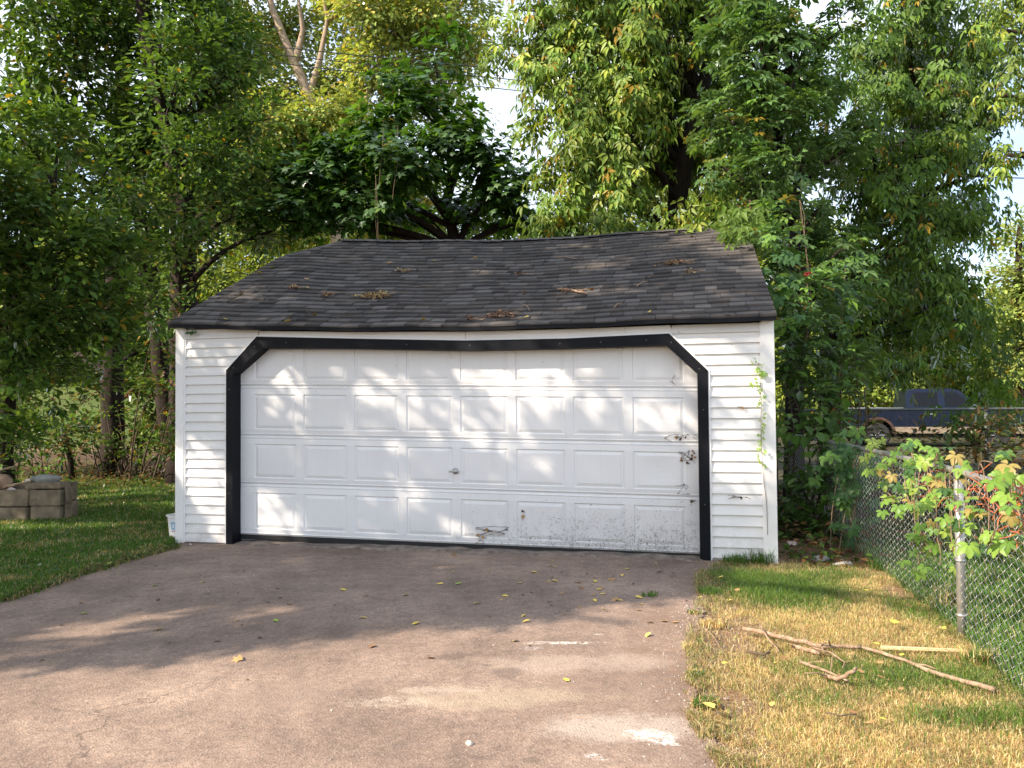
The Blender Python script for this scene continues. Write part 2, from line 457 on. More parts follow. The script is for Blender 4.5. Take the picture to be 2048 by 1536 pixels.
def stain(px, py, rx, ry, color, k, lo=0.35, hi=0.75, rot=0.0):
    global base
    p = gnd(px, py)
    dx = t.math('SUBTRACT', sep.outputs[0], p.x); dy = t.math('SUBTRACT', sep.outputs[1], p.y)
    ca, sa = math.cos(rot), math.sin(rot)
    u = t.math('DIVIDE', t.math('ADD', t.math('MULTIPLY', dx, ca), t.math('MULTIPLY', dy, sa)), rx)
    w = t.math('DIVIDE', t.math('SUBTRACT', t.math('MULTIPLY', dy, ca), t.math('MULTIPLY', dx, sa)), ry)
    d = t.math('ADD', t.math('MULTIPLY', u, u), t.math('MULTIPLY', w, w))
    f = t.math('MULTIPLY', t.math('MAXIMUM', t.math('SUBTRACT', 1.0, d), -0.6), 1.0)
    f = t.math('ADD', f, t.math('MULTIPLY', t.math('SUBTRACT', wob, 0.5), 2.6))
    f = t.math('MULTIPLY', f, t.math('GREATER_THAN', 2.2, d))
    f = t.math('ADD', f, t.math('MULTIPLY', t.math('SUBTRACT', wob2, 0.5), 2.2))
    f = t.ramp(f, [(lo, 0.0), (hi, 1.0)])
    if k > .55: f = t.math('MULTIPLY', f, t.math('MULTIPLY', t.ramp(fine, [(0.36, 0.25), (0.56, 1.0)]), t.ramp(t.noise(v, 22, 5, 0.8, 0.6), [(0.43, 0.0), (0.58, 1.0)])))
    base = t.mix(t.math('MULTIPLY', f, k), base, color)
stain(1330, 1380, 0.95, 1.0, (0.24, 0.165, 0.125), 0.6, 0.1, 0.8)
stain(1400, 1330, 0.42, 1.6, (0.20, 0.125, 0.086), 0.92, 0.15, 0.6)
stain(1395, 1180, 0.25, 0.7, (0.17, 0.11, 0.078), 0.8, 0.2, 0.7)
stain(1000, 1400, 0.75, 0.20, (0.42, 0.345, 0.24), 0.46, 0.3, 1.0)
stain(1150, 1330, 0.8, 0.22, (0.40, 0.32, 0.26), 0.5, 0.3, 0.9)
stain(1240, 1460, 0.5, 0.22, (0.48, 0.41, 0.35), 0.53, 0.25, 0.85)
stain(760, 1408, 0.34, 0.12, (0.56, 0.47, 0.37), 0.60, 0.3, 0.9)
stain(880, 1385, 0.30, 0.07, (0.42, 0.34, 0.27), 0.5)
stain(1135, 1289, 0.36, 0.045, (0.72, 0.66, 0.60), 0.85, 0.45, 0.8)
stain(1062, 1300, 0.10, 0.05, (0.55, 0.50, 0.50), 0.6, 0.4, 0.8)
stain(1195, 1272, 0.07, 0.03, (0.75, 0.70, 0.65), 0.8, 0.4, 0.7)
stain(1300, 1478, 0.17, 0.10, (0.80, 0.76, 0.73), 0.9, 0.45, 0.8, -0.5)
stain(1330, 1492, 0.10, 0.03, (0.85, 0.83, 0.80), 0.95, 0.3, 0.6, -0.2)
stain(1190, 1518, 0.08, 0.04, (0.78, 0.74, 0.72), 0.8, 0.45, 0.8, -0.4)
stain(1150, 1440, 0.10, 0.02, (0.40, 0.24, 0.12), 0.6)
stain(915, 1316, 0.20, 0.07, (0.095, 0.07, 0.06), 0.54, 0.2, 0.6, 0.3)
stain(1012, 1350, 0.12, 0.12, (0.10, 0.075, 0.065), 0.5, 0.2, 0.65, 0.8)
stain(975, 1335, 0.06, 0.035, (0.11, 0.08, 0.07), 0.55)
stain(1100, 1485, 0.05, 0.02, (0.12, 0.09, 0.075), 0.6)
stain(1060, 1526, 0.06, 0.03, (0.10, 0.075, 0.06), 0.54, 0.1, 0.5)
stain(300, 1290, 0.5, 0.16, (0.13, 0.10, 0.085), 0.4, 0.2, 0.9)
stain(650, 1180, 0.7, 0.2, (0.13, 0.10, 0.082), 0.4, 0.2, 0.9)
stain(960, 1520, 0.08, 0.04, (0.13, 0.095, 0.08), 0.5)
stain(560, 1400, 0.5, 0.3, (0.28, 0.21, 0.165), 0.35)
# hairline cracks
cw = t.n('ShaderNodeTexVoronoi', feature='DISTANCE_TO_EDGE'); cw.inputs['Scale'].default_value = 0.55
cv = t.n('ShaderNodeVectorMath', operation='ADD'); nn_ = t.n('ShaderNodeTexNoise'); nn_.inputs['Scale'].default_value = 2.5; nn_.inputs['Detail'].default_value = 6; t.l(v, nn_.inputs['Vector'])
sc_ = t.n('ShaderNodeVectorMath', operation='SCALE'); sc_.inputs[3].default_value = 0.8; t.l(nn_.outputs['Color'], sc_.inputs[0]); t.l(v, cv.inputs[0]); t.l(sc_.outputs[0], cv.inputs[1]); t.l(cv.outputs[0], cw.inputs['Vector'])
crack = t.math('MULTIPLY', t.ramp(cw.outputs['Distance'], [(0.0, 1.0), (0.0045, 0.0)]), t.ramp(t.noise(v, .7, 3), [(.48, 0.0), (.58, 1.0)]))
base = t.mix(t.math('MULTIPLY', crack, 0.65), base, (0.06, 0.045, 0.038))
h = t.math('ADD', t.math('MULTIPLY', mid, 0.5), t.math('ADD', t.math('MULTIPLY', fine, 0.5), t.math('MULTIPLY', vor.outputs['Distance'], 0.6)))
t.principled(out, base, 0.93, t.bump(h, 0.6, 0.008), 0.25)
ASPHALT = m
mb = MB(); mb.poly([(x, y, 0.012) for x, y in drive_poly]); n = len(drive_poly)
for i in range(n):
    (x0, y0), (x1, y1) = drive_poly[i], drive_poly[(i + 1) % n]
    mb.poly([(x0, y0, -0.04), (x1, y1, -0.04), (x1, y1, 0.012), (x0, y0, 0.012)][::-1])
mb.build('driveway', ASPHALT, kind='structure')

CONC = simple('old_concrete', (0.20, 0.16, 0.13), 0.95, 0.55, 9, 0.9, 60)

# ================================================================ garage
garage = empty('garage', GL, GROT, 'white sided garage with a sagging grey shingle roof and black trim round its wide door', 'garage')
TRIM_D, DOOR_D = -0.032, 0.13
# trim outline, outer and inner, in (along, height), read off the photograph
o_px = [(452, 1091), (452, 741), (513, 673), (700, 677), (930, 681), (1130, 677), (1250, 671), (1338, 667), (1416, 741), (1423, 1124)]
i_px = [(465, 1091), (465, 748), (524, 696), (700, 697), (930, 701), (1130, 697), (1250, 693), (1333, 690), (1395, 747), (1400, 1123)]
TO = [W(x, y, TRIM_D) for x, y in o_px]; TI = [W(x, y, TRIM_D) for x, y in i_px]
for L in (TO, TI):
    L[0] = (L[1][0], 0.0); L[-1] = (L[-2][0], 0.0)
eave_px = [(352, 655), (469, 658), (608, 660), (760, 661), (900, 660), (1021, 659), (1179, 653), (1372, 645), (1550, 640)]
EAVE = [W(x, y, -0.10) for x, y in eave_px]
ridge_px = [(690, 481), (760, 482), (880, 484), (1021, 482), (1161, 475), (1302, 465), (1407, 457)]
RD = 3.05
RIDGE = [W(x, y, RD) for x, y in ridge_px]
A0, A1 = -0.035, WIDTH + 0.02
def eave_z(a): return float(np.interp(a, [p[0] for p in EAVE], [p[1] for p in EAVE])) + 0.035
_rp = np.polyfit([p[0] for p in RIDGE], [p[1] for p in RIDGE], 3)
def ridge_z(a): return float(np.polyval(_rp, min(max(a, RIDGE[0][0]), RIDGE[-1][0])))
HIP_L, HIP_R = RIDGE[0][0], RIDGE[-1][0]
S_CLIP = 0.735                                   # share of the slope where the clipped gable begins
def s_max(a):
    if a < HIP_L: return S_CLIP + (1 - S_CLIP) * max(0, (a - A0) / (HIP_L - A0))
    if a > HIP_R: return S_CLIP + (1 - S_CLIP) * max(0, (A1 - a) / (A1 - HIP_R))
    return 1.0
def roof_pt(a, s, lift=0.0):
    d = -0.12 + (RD + 0.12) * s
    z = eave_z(a) * (1 - s) + ridge_z(a) * s
    z += 0.006 * math.sin(a * 2.3 + s * 3.1) * s + 0.005 * math.sin(a * 5.1 + s * 9.0) - 0.030 * math.sin(math.pi * s) * math.sin(math.pi * (a - A0) / (A1 - A0))
    return Vector((a, d, z + lift))

# --- walls: core sheets behind the boards
wall_core = MB()
def zt(a): return eave_z(a) - 0.045
wall_m = link('wall', bpy.data.meshes.new('wall'), garage)
front = MB()
dm = [0.0, TO[1][0] + 0.04]
# front sheet: left of the door, right of the door, over the door
front.hexa([(0, 0.012, 0), (TO[1][0] + .03, 0.012, 0), (TO[1][0] + .03, 0.10, 0), (0, 0.10, 0), (0, 0.012, zt(0)), (TO[1][0] + .03, 0.012, TO[1][1] - 0.02), (TO[1][0] + .03, 0.10, TO[1][1] - 0.02), (0, 0.10, zt(0))])
front.hexa([(0, 0.013, zt(0) - 0.75), (TO[1][0] + .03, 0.013, TO[1][1] - 0.02), (TO[1][0] + .03, 0.10, TO[1][1] - 0.02), (0, 0.10, zt(0) - 0.75), (0.05, 0.013, zt(0)), (TO[2][0] + .02, 0.013, zt(TO[2][0]) - 0.02), (TO[2][0] + .02, 0.10, zt(TO[2][0]) - 0.02), (0.05, 0.10, zt(0))])
ar = TO[8][0] - 0.03
front.hexa([(ar, 0.012, 0), (WIDTH, 0.012, 0), (WIDTH, 0.10, 0), (ar, 0.10, 0), (ar, 0.012, TO[8][1] - 0.02), (WIDTH, 0.012, zt(WIDTH)), (WIDTH, 0.10, zt(WIDTH)), (ar, 0.10, TO[8][1] - 0.02)])
front.hexa([(ar, 0.013, TO[8][1] - 0.02), (WIDTH - .02, 0.013, zt(WIDTH) - 0.8), (WIDTH - .02, 0.10, zt(WIDTH) - 0.8), (ar, 0.10, TO[8][1] - 0.02), (TO[7][0] - .02, 0.013, zt(TO[7][0]) - .02), (WIDTH - .02, 0.013, zt(WIDTH)), (WIDTH - .02, 0.10, zt(WIDTH)), (TO[7][0] - .02, 0.10, zt(TO[7][0]) - .02)])
for k in range(2, 7):
    a, b = TO[k], TO[k + 1]
    front.hexa([(a[0], 0.014, a[1] - .03), (b[0], 0.014, b[1] - .03), (b[0], 0.10, b[1] - .03), (a[0], 0.10, a[1] - .03), (a[0], 0.014, zt(a[0])), (b[0], 0.014, zt(b[0])), (b[0], 0.10, zt(b[0])), (a[0], 0.10, zt(a[0]))])
wall_m.data = front.mesh('wall', SIDING)
DEPTH = 6.1
for nm, ax in (('side_wall', 0.0), ('side_wall', WIDTH - 0.09)):
    sw = MB()
    sw.hexa([(ax, 0.10, 0), (ax + .09, 0.10, 0), (ax + .09, DEPTH, 0), (ax, DEPTH, 0), (ax, 0.10, zt(ax)), (ax + .09, 0.10, zt(ax)), (ax + .09, DEPTH, zt(ax)), (ax, DEPTH, zt(ax))])
    o = 0.012 if ax else -0.012
    zc = ridge_z(ax) * S_CLIP + eave_z(ax) * (1 - S_CLIP) - 0.12
    sw.hexa([(ax, 0.12, zt(ax)), (ax + .09, 0.12, zt(ax)), (ax + .09, DEPTH - .02, zt(ax)), (ax, DEPTH - .02, zt(ax)), (ax, 2.2, zc), (ax + .09, 2.2, zc), (ax + .09, 3.9, zc), (ax, 3.9, zc)])
    xo = ax + .09 if ax else ax
    k = 0; z = 0.02
    while z < zc:
        d0 = 0.13 if z < zt(ax) else 0.14 + (z - zt(ax)) / (zc - zt(ax)) * 2.08
        x_out = xo + (0.014 if ax else -0.014)
        q = [(xo, d0, z), (xo, DEPTH + .0 - (d0 - .13), z), (x_out, DEPTH - (d0 - .13), z), (x_out, d0, z)]
        sw.poly([q[3], q[2], (xo, DEPTH - (d0 - .13), z + .1), (xo, d0, z + .1)]); sw.poly([q[0], q[1], q[2], q[3]])
        z += 0.1016
    sw.build(nm, SIDING, garage)
bw = MB(); bw.hexa([(0.09, DEPTH - .09, 0), (WIDTH - .09, DEPTH - .09, 0), (WIDTH - .09, DEPTH, 0), (0.09, DEPTH, 0), (0.09, DEPTH - .09, zt(0)), (WIDTH - .09, DEPTH - .09, zt(WIDTH)), (WIDTH - .09, DEPTH, zt(WIDTH)), (0.09, DEPTH, zt(0))])
bw.build('back_wall', SIDING, garage)

# --- siding boards, each its own piece
def board(x0b, x1b, x0t, x1t, z0, z1, r):
    b = MB(); e = 0.0145 + r.uniform(-.001, .001); j = r.uniform(-.0012, .0012)
    # double-bevel board: top tucked in, bottom edge proud, small lip
    y_t, y_b = 0.008, -e
    b.poly([(x0b, y_b, z0 + j), (x1b, y_b, z0 + j), (x1t, y_t, z1), (x0t, y_t, z1)])
    b.poly([(x0b, y_b, z0 + j), (x0b, 0.010, z0 + j + 0.004), (x1b, 0.010, z0 + j + 0.004), (x1b, y_b, z0 + j)])
    b.poly([(x1b, y_b, z0 + j), (x1b, 0.010, z0 + j + .004), (x1t, 0.010, z1), (x1t, y_t, z1)])
    b.poly([(x0b, y_b, z0 + j), (x0t, y_t, z1), (x0t, 0.010, z1), (x0b, 0.010, z0 + j + .004)])
    return b
def line_a(P, z, side):
    """along-position of the trim outline at height z on the left or right side of the door"""
    if side == 'l':
        if z <= P[1][1]: return P[1][0]
        return P[1][0] + (P[2][0] - P[1][0]) * (z - P[1][1]) / (P[2][1] - P[1][1])
    if z <= P[8][1]: return P[8][0]
    return P[8][0] + (P[7][0] - P[8][0]) * (z - P[8][1]) / (P[7][1] - P[8][1])
r = random.Random(3); CO = 0.1016
z = 0.022; lb = 0.095
while z < zt(0) - 0.01:
    z1 = min(z + CO, zt(0))
    a0, a1 = line_a(TO, z, 'l') - .006, line_a(TO, z1, 'l') - .006
    lim = TO[2][0] + 0.02
    board(lb, min(a0, lim), lb, min(a1, lim), z, z1, r).build('siding_board', SIDING, wall_m); z += CO
z = 0.035; rb = WIDTH - 0.105
while z < zt(WIDTH) - 0.01:
    z1 = min(z + CO, zt(WIDTH) - 0.0)
    a0, a1 = line_a(TO, z, 'r') + .006, line_a(TO, z1, 'r') + .006
    lim = TO[7][0] + 0.03
    board(max(a0, lim if z > TO[7][1] else a0), rb, max(a1, lim if z1 > TO[7][1] else a1), rb, z, z1, r).build('siding_board', SIDING, wall_m); z += CO
# frieze over the header: two overlapping white strips in a few lengths
for (k0, k1) in ((2, 4), (4, 6), (6, 7)):
    fb = MB()
    for k in range(k0, k1):
        a, b = TO[k], TO[k + 1]; g = 0.004 if k == k1 - 1 else 0.0
        xa, xb = a[0] + (0.022 if k == 2 else 0), b[0] - g + (0.02 if k == 6 else 0)
        za, zb = zt(xa), zt(xb)
        ma, mb_ = a[1] + (za - a[1]) * 0.62, b[1] + (zb - b[1]) * 0.62
        fb.hexa([(xa, -0.010, a[1] + .012), (xb, -0.010, b[1] + .012), (xb, 0.012, b[1] + .012), (xa, 0.012, a[1] + .012), (xa, -0.004, ma), (xb, -0.004, mb_), (xb, 0.012, mb_), (xa, 0.012, ma)])
        fb.hexa([(xa, -0.018, ma), (xb, -0.018, mb_), (xb, 0.012, mb_), (xa, 0.012, ma), (xa, -0.012, za), (xb, -0.012, zb), (xb, 0.012, zb), (xa, 0.012, za)])
    fb.build('frieze_board', SIDING, wall_m)

# --- corner posts
for x0, x1 in ((-0.012, 0.088), (WIDTH - 0.098, WIDTH + 0.012)):
    cp = MB(); h0 = 0.004
    cp.hexa([(x0, -0.026, h0), (x1, -0.026, h0), (x1, 0.011, h0), (x0, 0.011, h0), (x0, -0.026, zt(x0) + .01), (x1, -0.026, zt(x1) + .01), (x1, 0.011, zt(x1) + .01), (x0, 0.011, zt(x0) + .01)])
    xi = x1 if x0 < 1 else x0 - 0.018
    cp.hexa([(xi, -0.018, h0 + .012), (xi + .018, -0.018, h0 + .012), (xi + .018, 0.010, h0 + .012), (xi, 0.010, h0 + .012), (xi, -0.018, zt(xi)), (xi + .018, -0.018, zt(xi)), (xi + .018, 0.010, zt(xi)), (xi, 0.010, zt(xi))])
    xo = x0 if x0 < 1 else x1 - .02
    cp.box(xo, xo + .02, 0.011, 0.11, h0, zt(x0) - .02)
    cp.build('corner_post', TRIM_W, garage)

# --- black trim: each board of the surround with its return back to the door
trim = link('door_trim', bpy.data.meshes.new('door_trim'), garage)
jb = MB()
def outset(P, k, w):
    """point k of the outline moved outwards by w"""
    p = np.array(P[k]); t0 = np.array(P[k]) - np.array(P[k - 1]) if k > 0 else np.array(P[k + 1]) - np.array(P[k])
    t1 = np.array(P[k + 1]) - np.array(P[k]) if k < len(P) - 1 else t0
    t0 = t0 / np.linalg.norm(t0); t1 = t1 / np.linalg.norm(t1)
    n0 = np.array([-t0[1], t0[0]]); n1 = np.array([-t1[1], t1[0]]); n_ = n0 + n1; n_ /= np.linalg.norm(n_)
    return tuple(p + n_ * w / max(0.5, float(n_ @ n0)))
TJ = [outset(TO, k, 0.017) for k in range(len(TO))]
TJ[0] = (TJ[1][0], 0.03); TJ[-1] = (TJ[-2][0], 0.03)
def strip(b, P, Q, k, y0, y1, z0=None):
    """solid between outline segments P[k..k+1] and Q[k..k+1], from depth y0 to y1"""
    p0, p1, q0, q1 = P[k], P[k + 1], Q[k], Q[k + 1]
    b.hexa([(p0[0], y0, p0[1]), (p1[0], y0, p1[1]), (p1[0], y1, p1[1]), (p0[0], y1, p0[1]), (q0[0], y0, q0[1]), (q1[0], y0, q1[1]), (q1[0], y1, q1[1]), (q0[0], y1, q0[1])])
for k in range(9): strip(jb, TO, TJ, k, -0.024, 0.009)
trim.data = jb.mesh('door_trim', TRIM_W)
for si, seg in enumerate(((0,), (1,), (2, 3), (4, 5), (6,), (7,), (8,))):
    b = MB()
    for k in seg:
        strip(b, TI, TO, k, TRIM_D - (0.0025 if si % 2 else 0.0), 0.0)
        TI2 = [outset(TI, q, 0.022) for q in range(len(TI))]; TI2[0] = (TI2[1][0], 0.0); TI2[-1] = (TI2[-2][0], 0.0)
        strip(b, TI, TI2, k, 0.0005, DOOR_D)
    b.build('trim_board', TRIM_B, trim)

for k, f in ((0, .3), (0, .9), (1, .15), (1, .85), (2, .3), (3, .5), (4, .05), (4, .95), (5, .6), (6, .5), (7, .1), (7, .9), (8, .2), (8, .7)):
    q = (np.array(TI[k]) + np.array(TO[k])) / 2 * (1 - f) + (np.array(TI[k + 1]) + np.array(TO[k + 1])) / 2 * f
    nb = MB(); nb.tube([(q[0], TRIM_D, q[1]), (q[0], TRIM_D - .006, q[1])], .006, 8); nb.build('nail', METAL_OLD, trim)
# --- overhead door
door = link('garage_door', bpy.data.meshes.new('garage_door'), garage)
rows_l = [W(481, y, DOOR_D)[1] for y in (1069, 967, 871, 772)]
rows_r = [W(1395, y, DOOR_D)[1] for y in (1109, 995, 887, 777)]
top_l, top_r = rows_l[3] + 0.53, rows_r[3] + 0.53
aL, aR = W(481, 900, DOOR_D)[0], W(1397, 900, DOOR_D)[0]
DA0, DA1 = aL - 0.03, aR + 0.03
cols_px = [(505, 589), (606, 695), (709, 798), (815, 905), (923, 1016), (1033, 1130), (1145, 1246), (1264, 1366)]
COLS = [(W(a, 830, DOOR_D)[0], W(b, 830, DOOR_D)[0]) for a, b in cols_px]
pitch = np.polyfit(range(8), [(a + b) / 2 for a, b in COLS], 1); wd = float(np.mean([b - a for a, b in COLS]))
COLS = [(pitch[1] + pitch[0] * i - wd / 2, pitch[1] + pitch[0] * i + wd / 2) for i in range(8)]
def dz(row, a):
    """height of section seam number row (0 bottom .. 4 top) at along-position a"""
    L = rows_l + [top_l]; Rr = rows_r + [top_r]
    return L[row] + (Rr[row] - L[row]) * (a - aL) / (aR - aL)
zb_min = min(rows_l[0], rows_r[0])
back = MB(); back.box(DA0, DA1, DOOR_D + .016, DOOR_D + .045, zb_min - .0, top_l)
door.data = back.mesh('garage_door', DOOR)
for row in range(4):
    s = MB(); y = DOOR_D
    dent = random.Random(row)
    xs_ = [DA0] + [q for c_ in COLS for q in c_] + [DA1]
    def zz(a, f): return dz(row, a) + (dz(row + 1, a) - dz(row, a)) * f
    levels = [0.012, 0.040, 0.055, 0.125, 0.835, 0.945, 0.960, 0.988]
    # depth of the sheet at each level: rolled ribs next to the seams
    prof = [0.010, 0.0, 0.004, 0.0, 0.0, 0.004, 0.0, 0.010]
    for i in range(len(xs_) - 1):
        hole = (i % 2 == 1)
        for j in range(len(levels) - 1):
            if hole and j == 3: continue
            f0, f1 = levels[j], levels[j + 1]; d0, d1 = prof[j], prof[j + 1]
            s.poly([(xs_[i], y + d0, zz(xs_[i], f0)), (xs_[i + 1], y + d0, zz(xs_[i + 1], f0)), (xs_[i + 1], y + d1, zz(xs_[i + 1], f1)), (xs_[i], y + d1, zz(xs_[i], f1))])
    s.poly([(DA0, y + .010, zz(DA0, .012)), (DA0, y + .03, zz(DA0, .0)), (DA1, y + .03, zz(DA1, .0)), (DA1, y + .010, zz(DA1, .012))])
    s.poly([(DA0, y + .010, zz(DA0, .988)), (DA1, y + .010, zz(DA1, .988)), (DA1, y + .03, zz(DA1, 1.0)), (DA0, y + .03, zz(DA0, 1.0))])
    s.build('door_section', DOOR, door)
    for ci, (c0, c1) in enumerate(COLS):
        p = MB()
        def q(u, v_, dep):
            a = c0 + (c1 - c0) * u; f = 0.125 + 0.71 * v_
            return (a, y + dep, zz(a, f))
        mu = 0.010 / wd
        rings = [(0.0, 0.0), (mu * .8, 0.010), (mu * 1.5, 0.0105), (mu * 4.4, 0.001)]
        def ring(u, dep):
            v_ = u * wd / 0.38
            return [q(u, v_, dep), q(1 - u, v_, dep), q(1 - u, 1 - v_, dep), q(u, 1 - v_, dep)]
        rr = [ring(u, dep) for u, dep in rings]
        for a_, b_ in zip(rr, rr[1:]):
            for k in range(4): p.poly([a_[k], a_[(k + 1) % 4], b_[(k + 1) % 4], b_[k]])
        # centre field, slightly dished
        u0 = rings[-1][0]; v0 = u0 * wd / 0.38; N = 5
        amp = dent.uniform(-0.0035, 0.0035)
        if (row, ci) in ((1, 7), (2, 7)): amp = 0.010
        P = [[q(u0 + (1 - 2 * u0) * i / N, v0 + (1 - 2 * v0) * j / N, 0.001 + amp * math.sin(math.pi * i / N) * math.sin(math.pi * j / N)) for i in range(N + 1)] for j in range(N + 1)]
        for j in range(N):
            for i in range(N): p.poly([P[j][i], P[j][i + 1], P[j + 1][i + 1], P[j + 1][i]])
        me = p.mesh('raised_panel', DOOR)
        link('raised_panel', me, door)
sl = MB()
sl.hexa([(DA0, DOOR_D + .006, rows_l[0] - .05), (DA1, DOOR_D + .006, rows_r[0] - .06), (DA1, DOOR_D + .04, rows_r[0] - .06), (DA0, DOOR_D + .04, rows_l[0] - .05),
         (DA0, DOOR_D + .010, dz(0, DA0) + .003), (DA1, DOOR_D + .010, dz(0, DA1) + .003), (DA1, DOOR_D + .04, dz(0, DA1)), (DA0, DOOR_D + .04, dz(0, DA0))])
sl.build('bottom_seal', RUBBER, door)
# T handle with its lock rose
ha, hz_ = W(911, 942, DOOR_D)
hm = MB()
hm.tube([(ha, DOOR_D + .002, hz_), (ha, DOOR_D - .008, hz_)], [0.034, 0.030], 16)
hm.tube([(ha, DOOR_D - .006, hz_), (ha, DOOR_D - .045, hz_)], 0.009, 10)
hm.tube([(ha - .055, DOOR_D - .047, hz_ - .004), (ha - .02, DOOR_D - .050, hz_), (ha + .02, DOOR_D - .050, hz_), (ha + .05, DOOR_D - .047, hz_ - .003)], [0.007, 0.011, 0.011, 0.007], 10)
hm.build('handle', METAL, door, smooth=True)

# --- concrete edge and broken lip under the door
ap = MB(); rr = random.Random(5); a = TI[0][0] + .02; aE = TI[-1][0] + .04; prev = None
while a < aE:
    q = float(fbm(a * 3.1, 0.3, 1.0, 4)) - .45 + .12 * (float(vnoise(a * 17, 2, 1, 2)) - .5)
    d_ = -max(0.0, q * .5) * (1.0 if a < 2.6 else .7); hh = .012 + .022 * float(vnoise(a * 5, 1, 1, 3))
    cur = (a, d_, hh)
    if prev: ap.hexa([(prev[0], prev[1] - .012, 0.002), (a, d_ - .012, 0.002), (a, DOOR_D + .1, 0.002), (prev[0], DOOR_D + .1, 0.002), (prev[0], prev[1], prev[2]), (a, d_, hh), (a, DOOR_D + .1, hh + .004), (prev[0], DOOR_D + .1, prev[2] + .004)])
    prev = cur; a += rr.uniform(.015, .05)
ap.build('threshold', CONC, garage)

# --- roof
roof = link('roof', bpy.data.meshes.new('roof'), garage)
NA, NS = 40, 10
dk = MB()
def roofgrid(fn, lift):
    for i in range(NA):
        for j in range(NS):
            a0 = A0 + (A1 - A0) * i / NA; a1 = A0 + (A1 - A0) * (i + 1) / NA
            q = []
            for a, jj in ((a0, j), (a1, j), (a1, j + 1), (a0, j + 1)):
                q.append(fn(a, s_max(a) * jj / NS, lift))
            dk.poly(q)
roofgrid(roof_pt, -0.004)
def roof_back(a, s, lift):
    p = roof_pt(a, s, lift); return Vector((p.x, 2 * RD - p.y, p.z))
roofgrid(lambda a, s, l: roof_back(a, s, l), -0.004)
# clipped gable faces
for side in (0, 1):
    aE = A0 if side == 0 else A1; aR_ = HIP_L if side == 0 else HIP_R
    dk.poly([roof_pt(aE, S_CLIP), roof_back(aE, S_CLIP, 0), roof_pt(aR_, 1.0)])
# underside and verge
for i in range(NA):
    a0 = A0 + (A1 - A0) * i / NA; a1 = A0 + (A1 - A0) * (i + 1) / NA
    for fn in (roof_pt, roof_back):
        p0, p1 = fn(a0, 0, -0.004), fn(a1, 0, -0.004); q0, q1 = fn(a0, 0.10, -0.05), fn(a1, 0.10, -0.05)
        dk.poly([p0 + Vector((0, 0, -.03)), p1 + Vector((0, 0, -.03)), q1, q0])
for aE in (A0, A1):
    for fn in (roof_pt, roof_back):
        for j in range(8):
            s0, s1 = S_CLIP * j / 8, S_CLIP * (j + 1) / 8
            p0, p1 = fn(aE, s0, -0.003), fn(aE, s1, -0.003)
            dk.poly([p0, p1, p1 + Vector((0, 0, -.05)), p0 + Vector((0, 0, -.05))])
dk.t = [(0.055, 0.055, 0.06)] * len(dk.v)
roof.data = dk.mesh('roof', SHINGLE)
de = MB()
for i in range(NA):
    a0 = A0 + (A1 - A0) * i / NA; a1 = A0 + (A1 - A0) * (i + 1) / NA
    p0, p1 = roof_pt(a0, 0, -0.006), roof_pt(a1, 0, -0.006)
    f = Vector((0, -0.006, 0)); dn = Vector((0, 0, -0.034)); bk = Vector((0, 0.012, 0))
    de.hexa([p0 + f + dn, p1 + f + dn, p1 + bk + dn, p0 + bk + dn, p0 + f, p1 + f, p1 + bk, p0 + bk])
de.build('drip_edge', TRIM_B, roof)
# shingles, course by course from the eave; the first 300 tabs are pieces, the rest one part
rs = random.Random(21); NC = 25; n_ind = 0; rest = MB(); SPAN = 1.0 / NC
greys = [(0.074, 0.067, 0.064), (0.085, 0.077, 0.074), (0.100, 0.091, 0.086), (0.060, 0.054, 0.052), (0.120, 0.109, 0.103), (0.078, 0.068, 0.062)]
def tab(b, a0, a1, s0, s1, th, tint, n=2):
    for k in range(n):
        x0 = a0 + (a1 - a0) * k / n; x1 = a0 + (a1 - a0) * (k + 1) / n
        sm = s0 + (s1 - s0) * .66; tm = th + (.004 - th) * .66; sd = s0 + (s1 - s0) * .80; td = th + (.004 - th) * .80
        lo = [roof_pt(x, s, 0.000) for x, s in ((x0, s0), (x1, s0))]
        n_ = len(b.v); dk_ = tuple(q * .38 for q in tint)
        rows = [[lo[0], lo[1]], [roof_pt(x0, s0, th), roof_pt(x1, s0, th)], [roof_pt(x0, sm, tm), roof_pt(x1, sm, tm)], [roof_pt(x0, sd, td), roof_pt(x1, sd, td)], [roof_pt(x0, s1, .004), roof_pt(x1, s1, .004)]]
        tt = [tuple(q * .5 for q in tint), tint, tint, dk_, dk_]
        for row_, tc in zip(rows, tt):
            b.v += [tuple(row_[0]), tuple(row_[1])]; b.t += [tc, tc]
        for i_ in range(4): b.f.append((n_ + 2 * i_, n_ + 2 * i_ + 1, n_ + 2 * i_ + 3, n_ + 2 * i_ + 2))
for cidx in range(NC):
    s0 = cidx * SPAN; s1 = min(1.0, s0 + SPAN * 1.10)
    lo_a, hi_a = A0 - 0.012, A1 + 0.012
    if s0 > S_CLIP:
        k = (s0 - S_CLIP) / (1 - S_CLIP)
        lo_a = A0 + (HIP_L - A0) * k; hi_a = A1 + (HIP_R - A1) * k
    a = lo_a
    while a < hi_a - 0.01:
        w = rs.choice([0.13, 0.16, 0.20, 0.24, 0.17, 0.21]); b_ = min(a + w, hi_a)
        if hi_a - b_ < 0.06: b_ = hi_a
        tint = rs.choice(greys); f = rs.uniform(0.85, 1.15); tint = tuple(c_ * f for c_ in tint)
        th = rs.choice([0.018, 0.022, 0.026, 0.016]) + rs.uniform(0, .004)
        s0j = s0 - rs.choice([0, 0, 0.002, 0.004])
        if n_ind < 300:
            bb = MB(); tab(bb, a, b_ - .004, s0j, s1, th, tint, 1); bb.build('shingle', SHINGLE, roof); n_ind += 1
        else:
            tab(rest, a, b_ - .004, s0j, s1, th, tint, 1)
        a = b_
